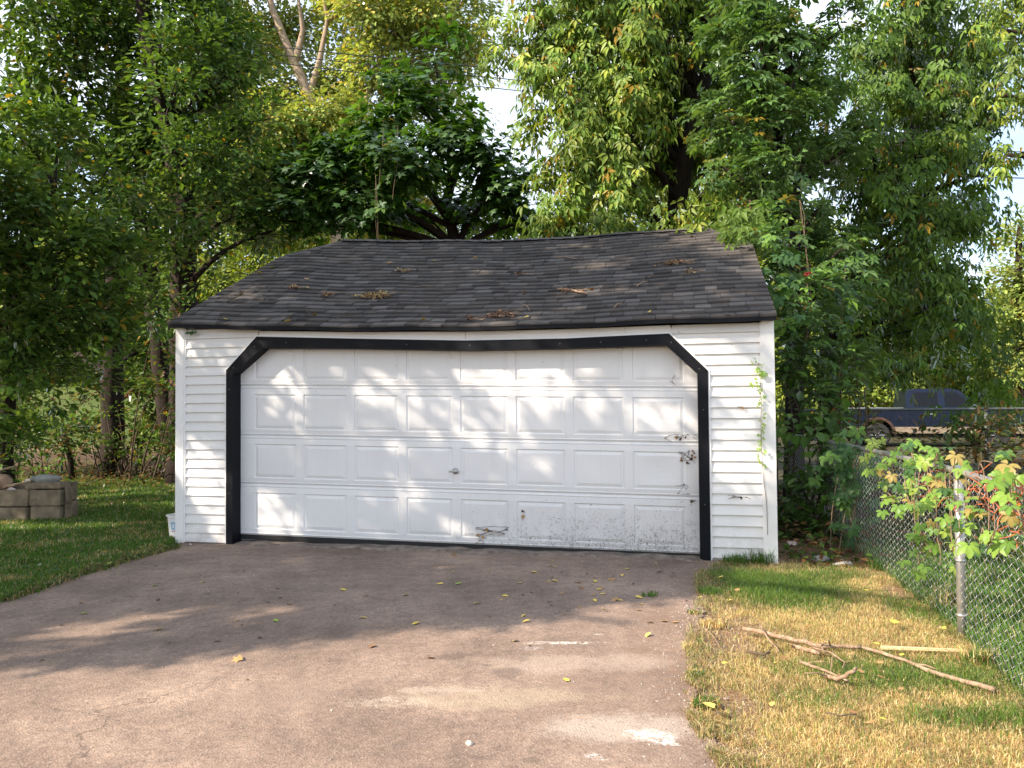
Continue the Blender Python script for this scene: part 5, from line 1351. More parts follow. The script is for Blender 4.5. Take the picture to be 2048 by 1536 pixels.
# ---------------------------------------------------------------- raised bed of blocks on the left lawn
BLOCK = simple('tan_concrete_block', (0.21, 0.165, 0.11), 0.92, 0.45, 7, 0.9, 38)
pA = gnd(122, 1046)
bed = empty('block_bed', (pA.x, pA.y, 0), math.radians(-2), 'low raised bed of stacked tan blocks on the grass at the left edge', 'raised bed')
r = random.Random(8)
def blk(x0, x1, y0, y1, z0, z1):
    b = MB(); j = lambda: r.uniform(-.008, .008)
    b.hexa([(x0 + j(), y0 + j(), z0), (x1 + j(), y0 + j(), z0), (x1 + j(), y1, z0), (x0 + j(), y1, z0), (x0 + j(), y0 + j(), z1 + j()), (x1 + j(), y0 + j(), z1 + j()), (x1, y1, z1 + j()), (x0, y1, z1 + j())])
    b.build('block', BLOCK, bed, bevel=0.010)
blk(-.42, 0, 0, .25, -.02, .215); blk(-.43, -.01, .01, .26, .222, .43)
blk(-1.15, -.45, -.02, .22, -.02, .195); blk(-1.17, -.46, .02, .26, .215, .425); blk(-1.9, -1.17, -.02, .22, -.02, .2); blk(-1.9, -1.19, .02, .25, .21, .42)
blk(-.50, -.02, .02, .24, .445, .525)
blk(.008, .05, .05, .14, -.02, .24); blk(.008, .045, .06, .15, .25, .47); blk(-.44, -.02, .26, .42, -.02, .25); blk(-.40, -.03, .27, .42, .26, .50)
for k in range(3): blk(-.90 - k * .44, -.46 - k * .44, .32 + k * .1, .54 + k * .1, -.02, .25); blk(-.89 - k * .44, -.47 - k * .44, .33 + k * .1, .54 + k * .1, .26, .46)
b = MB(); b.hexa([(-1.9, .2, 0), (-.05, .2, 0), (-.05, .3, 0), (-1.9, .5, 0), (-1.9, .24, .36), (-.05, .24, .42), (-.05, .3, .42), (-1.9, .5, .36)]); b.build('soil', GROUND_MAT and simple('bed_soil', (.07, .045, .03), .95, .4, 20, .8, 60), bed)
def rock(name, loc, size, label, m, seed=0, cat='rock', rz=0.0, group=None, sub=3):
    bm = bmesh.new(); bmesh.ops.create_icosphere(bm, subdivisions=sub, radius=1)
    rr = random.Random(seed); offs = [Vector((rr.uniform(-5, 5), rr.uniform(-5, 5), rr.uniform(-5, 5))) for _ in range(3)]
    from mathutils import noise as mn
    for v in bm.verts:
        p = v.co.copy(); k = 1 + .28 * mn.noise(p * 1.1 + offs[0]) + .12 * mn.noise(p * 2.7 + offs[1])
        v.co = Vector((p.x * size[0] * k, p.y * size[1] * k, p.z * size[2] * k))
        if v.co.z < -size[2] * .55: v.co.z = -size[2] * .55
    me = bpy.data.meshes.new(name); bm.to_mesh(me); bm.free(); me.materials.append(m)
    for p in me.polygons: p.use_smooth = True
    o = link(name, me); o.location = (loc[0], loc[1], loc[2] + size[2] * .53); o.rotation_euler = (0, 0, rz)
    return tagm(o, label, cat, group)
ROCK = simple('grey_rock', (0.22, 0.22, 0.20), 0.9, 0.35, 6, 0.6, 40); PALE = simple('pale_stone', (0.55, 0.50, 0.44), 0.85, 0.25, 8, 0.4, 50)
BROWNROCK = simple('brown_stone', (0.26, 0.17, 0.11), 0.9, 0.45, 9, 0.8, 40)
bx_ = lambda dx, dy, z: (pA.x + dx, pA.y + dy, z)
rock('rock', bx_(-.30, .16, .52), (.20, .12, .065), 'grey elongated rock lying on the corner of the block bed', ROCK, 1)
rock('rock', bx_(-.52, .2, .50), (.07, .06, .05), 'small pale speckled stone beside the grey rock on the bed', PALE, 2)
rock('rock', bx_(-.98, .22, .42), (.17, .15, .13), 'brown rough pitted stone heaped at the left end of the bed', BROWNROCK, 3)
rock('rock', bx_(-.76, .16, .41), (.05, .04, .03), 'white pebble in the litter in the block bed', PALE, 4)
rock('rock', bx_(-1.25, .3, .42), (.15, .13, .10), 'reddish stone at the photo edge on the bed', BROWNROCK, 6)
def stick(name, pts, r0, r1, label, m=None, cat='stick', n=7, wob=.03, group=None, seed=0, side=0):
    rr = random.Random(seed); b = MB(); P = []
    pts = [Vector(p) for p in pts]; base = pts[0].copy()
    for i in range(len(pts) - 1):
        for k in range(4): P.append(pts[i].lerp(pts[i + 1], k / 4) - base + Vector((rr.uniform(-1, 1), rr.uniform(-1, 1), rr.uniform(0, 1))) * r0 * .5 * (1 if (k or i) else 0))
    P.append(pts[-1] - base); N = len(P)
    b.tube(P, [(r0 + (r1 - r0) * i / (N - 1)) * rr.uniform(.86, 1.12) for i in range(N)], n)
    for s in range(side):
        q = P[rr.randrange(1, N - 1)]; d = Vector((rr.uniform(-1, 1), rr.uniform(-1, 1), rr.uniform(.0, .5))).normalized() * rr.uniform(.06, .20)
        b.tube([q, q + d * .5 + Vector((0, 0, .01)), q + d], [r1 * .5, r1 * .4, r1 * .2], 5)
    o = b.build(name, m or STICK, smooth=True); o.location = base
    return tagm(o, label, cat, group)
stick('stick', [bx_(-.82, .10, .46), bx_(-.62, .06, .50), bx_(-.44, .08, .54)], .022, .016, 'pale bent stick lying over the edge of the block bed', STICK, seed=2)
stick('stick', [bx_(-1.6, .5, .52), bx_(-1.0, .6, .70)], .02, .014, 'thin dry branch leaning behind the brown stone on the bed', STICK, seed=3)

# ---------------------------------------------------------------- bucket
pb0 = gnd(352, 1084); BK = plain('white_plastic', (0.80, 0.79, 0.77), 0.4)
bk = empty('bucket', (pb0.x - .025, pb0.y + .17, 0), 0, 'white plastic bucket with a small blue sticker tucked behind the left garage corner', 'bucket')
b = MB(); N = 32; prof = [(.0, .006), (.105, .006), (.112, .02), (.135, .265), (.148, .268), (.150, .285), (.136, .287), (.130, .27), (.108, .03), (0, .03)]
for i in range(N):
    a0, a1 = 2 * math.pi * i / N, 2 * math.pi * (i + 1) / N
    for (r0, z0), (r1, z1) in zip(prof, prof[1:]):
        q = [(r0 * math.cos(a0), r0 * math.sin(a0), z0), (r0 * math.cos(a1), r0 * math.sin(a1), z0), (r1 * math.cos(a1), r1 * math.sin(a1), z1), (r1 * math.cos(a0), r1 * math.sin(a0), z1)]
        if r0 == 0: q = q[1:]
        elif r1 == 0: q = q[:2] + [q[2]]
        b.poly(q)
b.build('pail', BK, bk, smooth=True)
def decal(parent, name, a0, a1, z0, z1, m, off=.0015):
    b = MB(); K = 8
    for i in range(K):
        q = []
        for a, z in ((a0 + (a1 - a0) * i / K, z0), (a0 + (a1 - a0) * (i + 1) / K, z0), (a0 + (a1 - a0) * (i + 1) / K, z1), (a0 + (a1 - a0) * i / K, z1)):
            R_ = .112 + (.135 - .112) * (z - .02) / .245 + off; q.append((R_ * math.cos(a), R_ * math.sin(a), z))
        b.poly(q)
    return b.build(name, m, parent)
LB = plain('blue_sticker', (0.32, 0.50, 0.68), 0.5); LW = plain('sticker_white', (0.8, 0.8, 0.8), 0.5); LR = plain('sticker_red', (0.50, 0.18, 0.2), 0.5)
st = decal(bk, 'sticker', -2.05, -1.45, .125, .215, LB)
decal(bk, 'sticker', -2.05, -1.45, .10, .124, LW); decal(bk, 'sticker_mark', -2.0, -1.8, .104, .116, LR, .0022); decal(bk, 'sticker_mark', -1.72, -1.55, .104, .120, LR, .0022); decal(bk, 'sticker_mark', -1.85, -1.7, .15, .19, LW, .0022)

# ---------------------------------------------------------------- rocks, scraps
g1 = gnd(1641, 1122); rock('rock', (g1.x, g1.y, 0), (.085, .05, .035), 'flat grey stone in the bare soil right of the garage corner', ROCK, 11)
g1 = gnd(1688, 1131); rock('rock', (g1.x, g1.y, 0), (.085, .05, .028), 'flat pale grey stone nearest the foot of the wire fence', PALE, 12)
g1 = gnd(938, 1495); rock('rock', (g1.x, g1.y, .012), (.016, .014, .012), 'small round pebble alone on the asphalt near the bottom edge', PALE, 13, 'pebble')
g1 = gnd(381, 1092); rock('rock', (g1.x, g1.y, .012), (.014, .012, .010), 'tiny white pebble under the left siding', PALE, 14, 'pebble')
def scrap(name, p, s, label, m, cat, seed):
    rr = random.Random(seed); b = MB(); N = 5; P = [[(s * (i / N - .5) + rr.uniform(-.1, .1) * s, s * .7 * (j / N - .5) + rr.uniform(-.1, .1) * s, rr.uniform(.1, .75) * s * (1 if 0 < i < N and 0 < j < N else .6)) for i in range(N + 1)] for j in range(N + 1)]
    for j in range(N):
        for i in range(N): b.poly([P[j][i], P[j][i + 1], P[j + 1][i + 1], P[j + 1][i]])
    o = b.build(name, m); o.location = p; return tagm(o, label, cat)
scrap('paper_scrap', gnd(76, 1141), .085, 'white crumpled paper scrap lying in the left lawn', LW, 'scrap', 3)
scrap('paper_scrap', gnd(1583, 1092), .09, 'pale pinkish crumpled scrap on the soil right of the garage', plain('pink_scrap', (.75, .58, .52), .6), 'scrap', 4)

# ---------------------------------------------------------------- sticks on the dry grass
def gp(px, py, z=.035): return gnd(px, py, z)
stick('stick', [gp(1486, 1257, .05), gp(1574, 1277, .05), gp(1640, 1294), gp(1725, 1295)], .015, .011, 'thick grey-brown stick lying across the dry grass, the upper left one', side=3, seed=21)
stick('stick', [gp(1724, 1294, .05), gp(1811, 1322), gp(1870, 1348), gp(1990, 1380, .04)], .009, .013, 'long pale stick running towards the foot of the wire fence', side=1, seed=22)
stick('stick', [gp(1585, 1292, .03), gp(1640, 1307, .03)], .014, .012, 'short stub of pale stick just under the thick grey-brown one', seed=23)
stick('stick', [gp(1519, 1250, .09), gp(1534, 1275, .07), gp(1558, 1303, .03)], .007, .004, 'thin curved twig crossing the thick stick', seed=24, side=1)
stick('stick', [gp(1600, 1324), gp(1650, 1342), gp(1698, 1364)], .010, .006, 'slim pale twig below the middle of the stick pile', seed=25, side=2)
stick('stick', [gp(1650, 1352), gp(1672, 1360, .05), gp(1705, 1345, .10), gp(1712, 1337, .11)], .012, .009, 'short forked twig with an upturned end below the stick pile', seed=26, side=2)
stick('stick', [gp(1625, 1295, .06), gp(1660, 1305, .08), gp(1690, 1325, .05), gp(1682, 1345, .02)], .005, .003, 'wiry curling twig in the middle of the stick pile', seed=27, side=4)
stick('stick', [gp(1408, 1256), gp(1425, 1270), gp(1440, 1294)], .004, .002, 'thin brown twig at the edge of the drive', seed=28)
stick('stick', [gp(1495, 1303), gp(1530, 1310), gp(1540, 1304)], .009, .005, 'small dark knobbly twig left of the stick pile', TWIG, seed=29, side=1)
stick('stick', [gp(1650, 1425, .05), gp(1680, 1432, .05), gp(1712, 1428, .05)], .004, .003, 'thin dark twig in the pale grass near the bottom', TWIG, seed=30)
a, b_ = gp(1762, 1297, .04), gp(1921, 1303, .04); b = MB(); d = (b_ - a); nn = Vector((-d.y, d.x, 0)).normalized() * .014; up = Vector((0, 0, .014))
b.hexa([-nn, d - nn * .4, d + nn * .4, nn, -nn + up, d - nn * .4 + up, d + nn * .4 + up, nn + up]); o = b.build('garden_stake', STAKE); o.location = a
tagm(o, 'flat yellow wooden stake lying on the dry grass', 'stake')

# ---------------------------------------------------------------- fallen leaves
def leafmesh(name, col, seed, kind='ovate'):
    rr = random.Random(seed); V, F = TM[kind]; V = V.copy()
    V[:, 2] += .35 * (V[:, 0] - .5) ** 2 + .5 * V[:, 1] ** 2 * rr.uniform(.3, 1.5)
    V[:, 2] -= V[:, 2].min() - .01
    T = np.array([col] * len(V)) * np.array([[rr.uniform(.8, 1.2)] for _ in range(len(V))])
    return mesh_np(name, V - np.array([.5, 0, 0]), F, LEAF_DRY, T)
FL = {'yellow': [leafmesh('fallen_leaf', (.62, .46, .08), 1), leafmesh('fallen_leaf', (.55, .40, .10), 2)], 'brown': [leafmesh('fallen_leaf', (.26, .14, .06), 3), leafmesh('fallen_leaf', (.40, .24, .10), 4, 'maple')],
      'green': [leafmesh('fallen_leaf', (.22, .30, .05), 5)], 'dark': [leafmesh('fallen_leaf', (.07, .045, .03), 6)]}
r = random.Random(77)
def zone(px, py, k0, k1, words_x, words_y):
    i = min(len(words_x) - 1, max(0, int((px - k0[0]) / (k0[1] - k0[0]) * len(words_x)))); j = min(len(words_y) - 1, max(0, int((py - k1[0]) / (k1[1] - k1[0]) * len(words_y))))
    return words_y[j] + ' ' + words_x[i]
ORD = ['first', 'second', 'third', 'fourth', 'fifth', 'sixth', 'seventh', 'eighth']
def drive_label(kind, px, py):
    z = zone(px, py, (440, 1420), (1100, 1300), ['under door panel %s' % w for w in ('one', 'two', 'three', 'four', 'five', 'six', 'seven', 'eight')], ['close to the door', 'a step out,', 'midway down the shade', 'near the edge of the shade'])
    if px < 440: z = zone(px, py, (60, 440), (1100, 1330), ['far left of the asphalt', 'in front of the lawn edge', 'in front of the left siding'], ['near the lawn,', 'midway down the shade,', 'towards the sunlit part,'])
    return '%s leaf on asphalt %s' % ({'yellow': 'small yellow', 'brown': 'brown curled', 'dark': 'tiny dark', 'green': 'greenish'}[kind], z)
def put_leaf(loc, kind, size, label, group, tilt=0.0, rot=None):
    o = bpy.data.objects.new('fallen_leaf', r.choice(FL[kind])); C.objects.link(o)
    o.location = loc; o.rotation_euler = (tilt + r.uniform(-.25, .25), r.uniform(-.25, .25), r.uniform(0, 6.28)); s = size * r.uniform(.8, 1.25); o.scale = (s, s * r.uniform(.8, 1.2), s)
    tagm(o, label, 'leaf', group)
GD = 'leaves fallen on the driveway'
LABD = {'yellow': 'small yellow fallen leaf lying on the asphalt drive', 'brown': 'small brown curled leaf lying on the asphalt drive', 'dark': 'tiny dark dry leaf lying on the asphalt drive', 'green': 'green-yellow fallen leaf lying on the shaded asphalt'}
spots = [(906, 1143, 'yellow'), (880, 1168, 'yellow'), (916, 1168, 'green'), (1040, 1166, 'yellow'), (1010, 1192, 'yellow'), (1046, 1190, 'dark'), (955, 1207, 'yellow'), (1110, 1162, 'yellow'), (1155, 1165, 'yellow'), (1190, 1163, 'yellow'), (1163, 1176, 'brown'), (1225, 1160, 'brown'),
         (1100, 1132, 'yellow'), (1068, 1145, 'yellow'), (1254, 1138, 'yellow'), (1320, 1143, 'brown'), (1345, 1152, 'brown'), (1245, 1151, 'yellow'), (1198, 1179, 'yellow'), (1206, 1188, 'yellow'), (1190, 1201, 'yellow'), (1228, 1200, 'brown'), (1241, 1201, 'yellow'), (1278, 1195, 'yellow'), (1047, 1232, 'yellow'),
         (1052, 1243, 'yellow'), (832, 1247, 'yellow'), (812, 1190, 'yellow'), (732, 1191, 'brown'), (744, 1293, 'brown'), (862, 1315, 'brown'), (1030, 1282, 'yellow'), (1132, 1360, 'yellow'), (1296, 1271, 'yellow'), (1300, 1245, 'brown'), (309, 1172, 'green'), (163, 1206, 'brown'), (168, 1227, 'green'), (406, 1165, 'yellow'),
         (400, 1150, 'dark'), (417, 1188, 'dark'), (317, 1200, 'dark'), (316, 1258, 'brown'), (535, 1205, 'dark'), (579, 1208, 'brown'), (552, 1242, 'green'), (556, 1176, 'yellow'), (686, 1180, 'yellow'), (560, 1196, 'dark'), (435, 1282, 'brown'), (472, 1320, 'brown'), (590, 1112, 'brown'), (336, 1117, 'dark'), (312, 1133, 'dark'),
         (487, 1143, 'dark'), (122, 1250, 'dark'), (84, 1320, 'dark'), (258, 1165, 'dark'), (726, 1236, 'yellow'), (908, 1110, 'brown'), (930, 1104, 'brown'), (1318, 1110, 'brown'), (1400, 1195, 'yellow'), (1352, 1244, 'brown'), (1330, 1242, 'brown')]
for px, py, k in spots:
    Y = gnd(px, py).y; put_leaf(gnd(px, py, .016), k, (.055 if k != 'dark' else .035), drive_label(k, px, py), GD)
for i in range(46):
    px, py = r.uniform(1080, 1420), 1120 + 110 * r.random() ** 1.3; k = r.choice(['yellow', 'brown', 'dark', 'brown']); put_leaf(gnd(px, py, .016), k, .034, drive_label(k, px, py), GD)
for i in range(26):
    px, py = r.uniform(60, 1100), 1110 + 200 * r.random(); k = r.choice(['dark', 'brown', 'dark', 'yellow']); put_leaf(gnd(px, py, .016), k, .028, drive_label(k, px, py), GD)
for px, py in ((1788, 1245), (1417, 1413)):
    put_leaf(gnd(px, py, .07), 'yellow', .10, 'bright yellow-green leaf on the dry grass, ' + ('near the fence post' if px > 1500 else 'beside the tuft at the drive edge'), None)
for i in range(30):
    px, py = r.uniform(1420, 1900), r.uniform(1125, 1450); k = r.choice(['brown', 'yellow', 'brown']); put_leaf(gnd(px, py, .05), k, .04, 'small %s leaf in the dry grass %s' % (k, zone(px, py, (1420, 1900), (1125, 1450), ['at the drive edge', 'mid strip', 'towards the fence'], ['by the garage corner,', 'above the stick pile,', 'around the sticks,', 'below the sticks,'])), 'leaves fallen on the dry grass')
for i in range(26):
    px, py = r.uniform(20, 330), r.uniform(1000, 1150); k = r.choice(['yellow', 'brown', 'green']); put_leaf(gnd(px, py, .05), k, .05, 'small %s leaf in the left lawn %s' % (k, zone(px, py, (20, 330), (1000, 1150), ['at the photo edge', 'below the block bed', 'towards the bucket'], ['far back,', 'midway,', 'near the drive edge,'])), 'leaves fallen on the left lawn')

# ---------------------------------------------------------------- litter on the roof
def roof_hit(px, py):
    lo = None
    for i in range(301):
        s = i / 300; d = -0.12 + (RD + .12) * s; a, z = W(px, py, d)
        if z <= roof_pt(a, s).z + .02: return a, s
    return a, 1.0
def roof_world(a, s, lift=.03):
    p = roof_pt(a, s, lift); return to_world(p.x, p.y, p.z)
for px, py, k in [(575, 700 - 55, 'yellow'), (452, 653 - 12, 'yellow'), (629, 631, 'yellow'), (616, 578, 'yellow'), (523, 583, 'yellow'), (544, 537, 'green'), (522, 532, 'yellow'), (518, 547, 'yellow'), (615, 560, 'brown'), (846, 641, 'yellow'), (1300, 626, 'yellow'), (1053, 636, 'yellow'), (1066, 530, 'yellow'), (1090, 523, 'yellow'),
                (950, 518, 'yellow'), (1164, 521, 'brown'), (1383, 474, 'yellow'), (580, 635, 'green'), (480, 590, 'brown'), (470, 600, 'brown'), (780, 527, 'brown'), (835, 541, 'brown'), (870, 523, 'yellow'), (1183, 581, 'brown'), (690, 525, 'dark'), (1048, 588, 'brown'), (1455, 630, 'brown'), (1180, 580, 'brown'), (975, 524, 'brown')]:
    a, s = roof_hit(px, py); put_leaf(roof_world(a, s), k, .07, 'small %s leaf on the roof shingles %s' % ('dry' if k in ('brown', 'dark') else 'yellow', zone(px, py, (440, 1480), (470, 650), ['at the left end', 'above panel two', 'left of the middle', 'around the middle', 'right of the middle', 'right end'], ['high up,', 'halfway up,', 'low down,', 'next to the eave,'])), 'leaves fallen on the garage roof', tilt=.5)
def litter(px, py, wa, ws, n, cols, label, size=.035, twig=8, seed=0):
    rr = random.Random(seed); a, s = roof_hit(px, py); base = roof_world(a, s, .02); e = empty('leaf_litter_heap', base, 0, label, 'leaf litter')
    P, T = [], []
    for i in range(n):
        q = rr.gauss(0, .42), rr.gauss(0, .42); p = roof_world(a + q[0] * wa, min(.99, max(0.0, s + q[1] * ws)), .026 + rr.random() * .035 * math.exp(-q[0] ** 2 - q[1] ** 2)); P.append(tuple(p - base)); T.append(rr.choice(cols))
    n_ = len(P); link('leaves', leaves_mesh('leaves', 'far', np.array(P), rnd_dirs(n_) * np.array([1, 1, .5]), rnd_dirs(n_) * .6 + np.array([0, -.4, 1.]), RNG.uniform(.6, 1.3, n_) * size, np.array(T) * RNG.uniform(.7, 1.2, n_)[:, None], LEAF_DRY), e, kind='stuff')
    b = MB()
    for i in range(twig):
        q0 = rr.uniform(-.6, .6), rr.uniform(-.6, .6); an = rr.uniform(-.5, .5)
        p0 = roof_world(a + q0[0] * wa, min(.98, max(0, s + q0[1] * ws)), .035); p1 = roof_world(a + q0[0] * wa + .16 * math.cos(an), min(.98, max(0, s + q0[1] * ws + .04 * math.sin(an))), .04)
        b.tube(bent(p0 - base, p1 - base, 3, 0, .12, rr), .003, 4)
    if twig: b.build('twigs', STICK, e, kind='stuff')
YB = [(.42, .30, .12), (.30, .19, .08), (.50, .36, .16), (.22, .13, .06)]; RB = [(.20, .09, .05), (.28, .13, .07), (.12, .07, .05), (.35, .20, .10)]
litter(748, 593, .24, .035, 260, YB, 'large yellow-brown heap of leaf litter on the left half of the roof', .035, 8, 1)
litter(652, 592, .08, .022, 70, RB + YB, 'small round brown heap left of the large heap on the roof', .034, 3, 2)
litter(1000, 632, .17, .025, 120, RB, 'reddish-brown leaf and twig heap low on the roof above the middle of the door', .035, 10, 3)
litter(940, 640, .07, .015, 36, RB, 'little reddish heap just left of the one above the middle of the door', .03, 3, 4)
litter(585, 576, .09, .015, 40, RB + YB, 'scattered brown litter high on the left slope of the roof', .035, 3, 5)
litter(1348, 527, .22, .022, 120, RB + YB, 'long heap of brown twigs and litter high on the right of the roof', .035, 22, 6)
litter(1145, 584, .13, .010, 60, RB, 'litter caught along the stick in the middle of the roof', .03, 6, 7)
litter(1040, 550, .07, .012, 26, RB, 'tiny patch of reddish litter under the middle of the ridge', .03, 3, 8)
litter(805, 543, .14, .012, 30, YB, 'thin scatter of pale litter at the upper left middle of the roof', .04, 2, 9)
litter(1380, 545, .05, .012, 22, YB, 'small curled pale litter just below the long heap on the right', .035, 2, 10)
def rstick(px0, py0, px1, py1, rad, label, seed, side=2, m=None):
    a0, s0 = roof_hit(px0, py0); a1, s1 = roof_hit(px1, py1)
    stick('stick', [roof_world(a0, s0, .03), roof_world((a0 + a1) / 2, (s0 + s1) / 2, .045), roof_world(a1, s1, .03)], rad, rad * .7, label, m or STICK, side=side, seed=seed)
rstick(1115, 580, 1175, 590, .013, 'short stout reddish stick lying in the middle of the roof', 41)
rstick(1110, 517, 1155, 520, .006, 'thin bent pale twig high in the middle of the roof', 42, 3)
rstick(1273, 575, 1294, 565, .006, 'small pale forked twig on the right half of the roof', 43, 2)
rstick(1050, 612, 1060, 624, .005, 'tiny curled pale twig low on the roof near the middle', 44, 1)
rstick(670, 640, 708, 632, .005, 'thin dark twig lying low on the left of the roof', 45, 1, TWIG)
rstick(606, 637, 616, 630, .006, 'small forked dark twig beside a yellow leaf at the left eave', 46, 3, TWIG)
rstick(1228, 618, 1243, 608, .005, 'small pale twig above the right part of the header', 47, 2)
rstick(985, 602, 1030, 606, .005, 'thin black twig with side shoots left of the roof middle', 48, 4, TWIG)
rstick(432, 642, 455, 634, .005, 'thin curved twig at the far left of the eave', 49, 1, TWIG)

# ---------------------------------------------------------------- creeper on the near fence: each leaf its own piece
def big_leaf(seed, col):
    """five-leaflet leaf with toothed, folded, drooping leaflets"""
    rr = random.Random(seed); V, F, T = [], [], []
    prof = [(0, 0), (.22, .14), (.42, .225), (.60, .25), (.76, .20), (.90, .10), (1, 0)]
    for ang, L in ((0, 1.0), (50, .95), (-50, .95), (108, .70), (-108, .70)):
        ang += rr.uniform(-8, 8); L *= rr.uniform(.9, 1.1); c, s = math.cos(math.radians(ang)), math.sin(math.radians(ang)); o = len(V); dr = rr.uniform(.10, .45)
        K = len(prof)
        for side in (0, 1, -1):
            for i, (x, w) in enumerate(prof):
                tooth = .018 * (1 if i % 2 else -1) if side and 0 < i < K - 1 else 0
                y = (w + tooth) * side; z = .20 * abs(y) - dr * x * x + .012 * math.sin(x * 18) * abs(side); X_ = (x * .95 + .06) * L
                V.append((X_ * c - y * L * s, X_ * s + y * L * c, z * L)); k = rr.uniform(.9, 1.1) * (1.18 if side == 0 else 1.0); T.append((col[0] * k, col[1] * k, col[2] * k))
        for i in range(K - 1):
            F += [(o + i, o + i + 1, o + K + i + 1), (o + i, o + K + i + 1, o + K + i), (o + i, o + 2 * K + i + 1, o + i + 1), (o + i, o + 2 * K + i, o + 2 * K + i + 1)]
    return mesh_np('leaf', np.array(V), np.array(F), LEAF_VINE, np.array(T), True)
VL = [big_leaf(1, (.13, .24, .045)), big_leaf(2, (.16, .28, .05)), big_leaf(3, (.20, .32, .06)), big_leaf(4, (.11, .20, .045)), big_leaf(5, (.25, .34, .07))]
VL_OLD = big_leaf(6, (.30, .24, .08))
VL_DARK = [big_leaf(11, (.055, .12, .04)), big_leaf(12, (.07, .14, .045)), big_leaf(13, (.045, .10, .035))]
def fence_pt(px, py, off=.08):
    t_ = (px - 1024) / FPX
    for a, b in zip(FENCE_PATH, FENCE_PATH[1:]):
        f0, f1 = a.x - t_ * a.y, b.x - t_ * b.y
        if f0 * f1 <= 0 and f0 != f1:
            k = f0 / (f0 - f1); Y = a.y + (b.y - a.y) * k
            return at(px, py, Y - off)
    return at(px, py, 7.6)
def put_vleaf(parent, base, p, meshes, size, d, nrm, rr, name='leaf'):
    o = bpy.data.objects.new(name, rr.choice(meshes)); C.objects.link(o); o.parent = parent
    d = Vector(d).normalized(); nrm = Vector(nrm); Y = nrm.cross(d).normalized(); Z = d.cross(Y)
    M = Matrix((d, Y, Z)).transposed().to_4x4(); s = size * rr.uniform(.75, 1.2)
    o.matrix_basis = Matrix.Translation(Vector(p) - base) @ M @ Matrix.Scale(s, 4)
    return o
rr = random.Random(9)
bs = Vector((2.95, 5.4, 0)); vine = empty('creeper', bs, 0, 'bright five-leaf creeper with orange-red stems sprawling over the near wire fence rail', 'vine')
cl = [(1740, 892, 3), (1765, 905, 3), (1792, 893, 3), (1822, 902, 3), (1850, 898, 3), (1875, 905, 3), (1735, 925, 3), (1780, 930, 4), (1830, 935, 4), (1870, 930, 4), (1905, 945, 2), (1765, 955, 4), (1810, 962, 4), (1850, 965, 4), (1890, 960, 3), (1775, 985, 3), (1815, 995, 4), (1855, 995, 4), (1890, 985, 2),
      (1785, 1015, 3), (1825, 1025, 3), (1865, 1025, 4), (1845, 1055, 4), (1880, 1050, 4), (1905, 1040, 3), (1850, 1085, 3), (1875, 1080, 3), (1845, 1110, 3), (1838, 1130, 2), (1862, 1105, 2), (1930, 1000, 3), (1950, 1015, 3), (1935, 1045, 3), (1965, 1055, 3), (1920, 1070, 2), (1975, 1090, 3), (1990, 1060, 3), (1960, 985, 2), (1910, 915, 2),
      (1960, 925, 2), (1985, 925, 3), (2005, 938, 2), (2035, 948, 2), (2010, 955, 2), (2005, 1000, 2), (2030, 1010, 2), (2045, 1040, 2), (1960, 1110, 1), (1905, 1105, 1), (1880, 1130, 1)]
stem_nodes = []
for px, py, k in cl:
    p0 = fence_pt(px, py, .09 + rr.random() * .10); stem_nodes.append(p0)
    for j in range(k + (1 if py < 1010 and px < 1900 else 0)):
        p = p0 + Vector((rr.uniform(-.10, .10), rr.uniform(-.16, .10), rr.uniform(-.07, .07)))
        d = Vector((rr.uniform(-.8, .4), rr.uniform(-.9, -.1), rr.uniform(-.9, .35)))
        put_vleaf(vine, bs, p, VL + VL + [VL_OLD] + VL_DARK[:1], .068, d, Vector((-.35 + rr.uniform(-.4, .4), -.35 + rr.uniform(-.4, .4), .9)), rr)
b = MB(); S_ = sorted(stem_nodes, key=lambda q: q.y)
for i, q in enumerate(S_):
    j = min(S_[max(0, i - 6):i] + S_[i + 1:i + 7], key=lambda w: (w - q).length); b.tube(bent(q - bs, j - bs, 4, .03, .12, rr), .0032, 5)
    if i % 2 == 0:
        top = fence_pt(1024 + FPX * q.x / q.y, 0, .02); b.tube(bent(q - bs, Vector((q.x + .05, q.y + .09, FH + .02)) - bs, 5, .02, .14, rr), .0028, 5)
b.build('stems', STEM_DRY, vine, kind='stuff')
b = MB()
for (cx, cy, n_) in ((1870, 960, 16), (1882, 990, 14), (1990, 985, 20), (1960, 975, 12), (2010, 1000, 14), (1920, 1000, 6), (1855, 940, 5), (2030, 985, 12), (2010, 1072, 4), (2044, 1040, 5)):
    for k in range(n_):
        q = fence_pt(cx + rr.uniform(-26, 26), cy + rr.uniform(-26, 30), .035); e_ = q + Vector((rr.uniform(-.07, .07), rr.uniform(-.07, .07), rr.uniform(-.09, .09)))
        b.tube(bent(q - bs, e_ - bs, 3, 0, .25, rr), .0030, 4)
b.build('red_stems', STEM_RED, vine, kind='stuff')
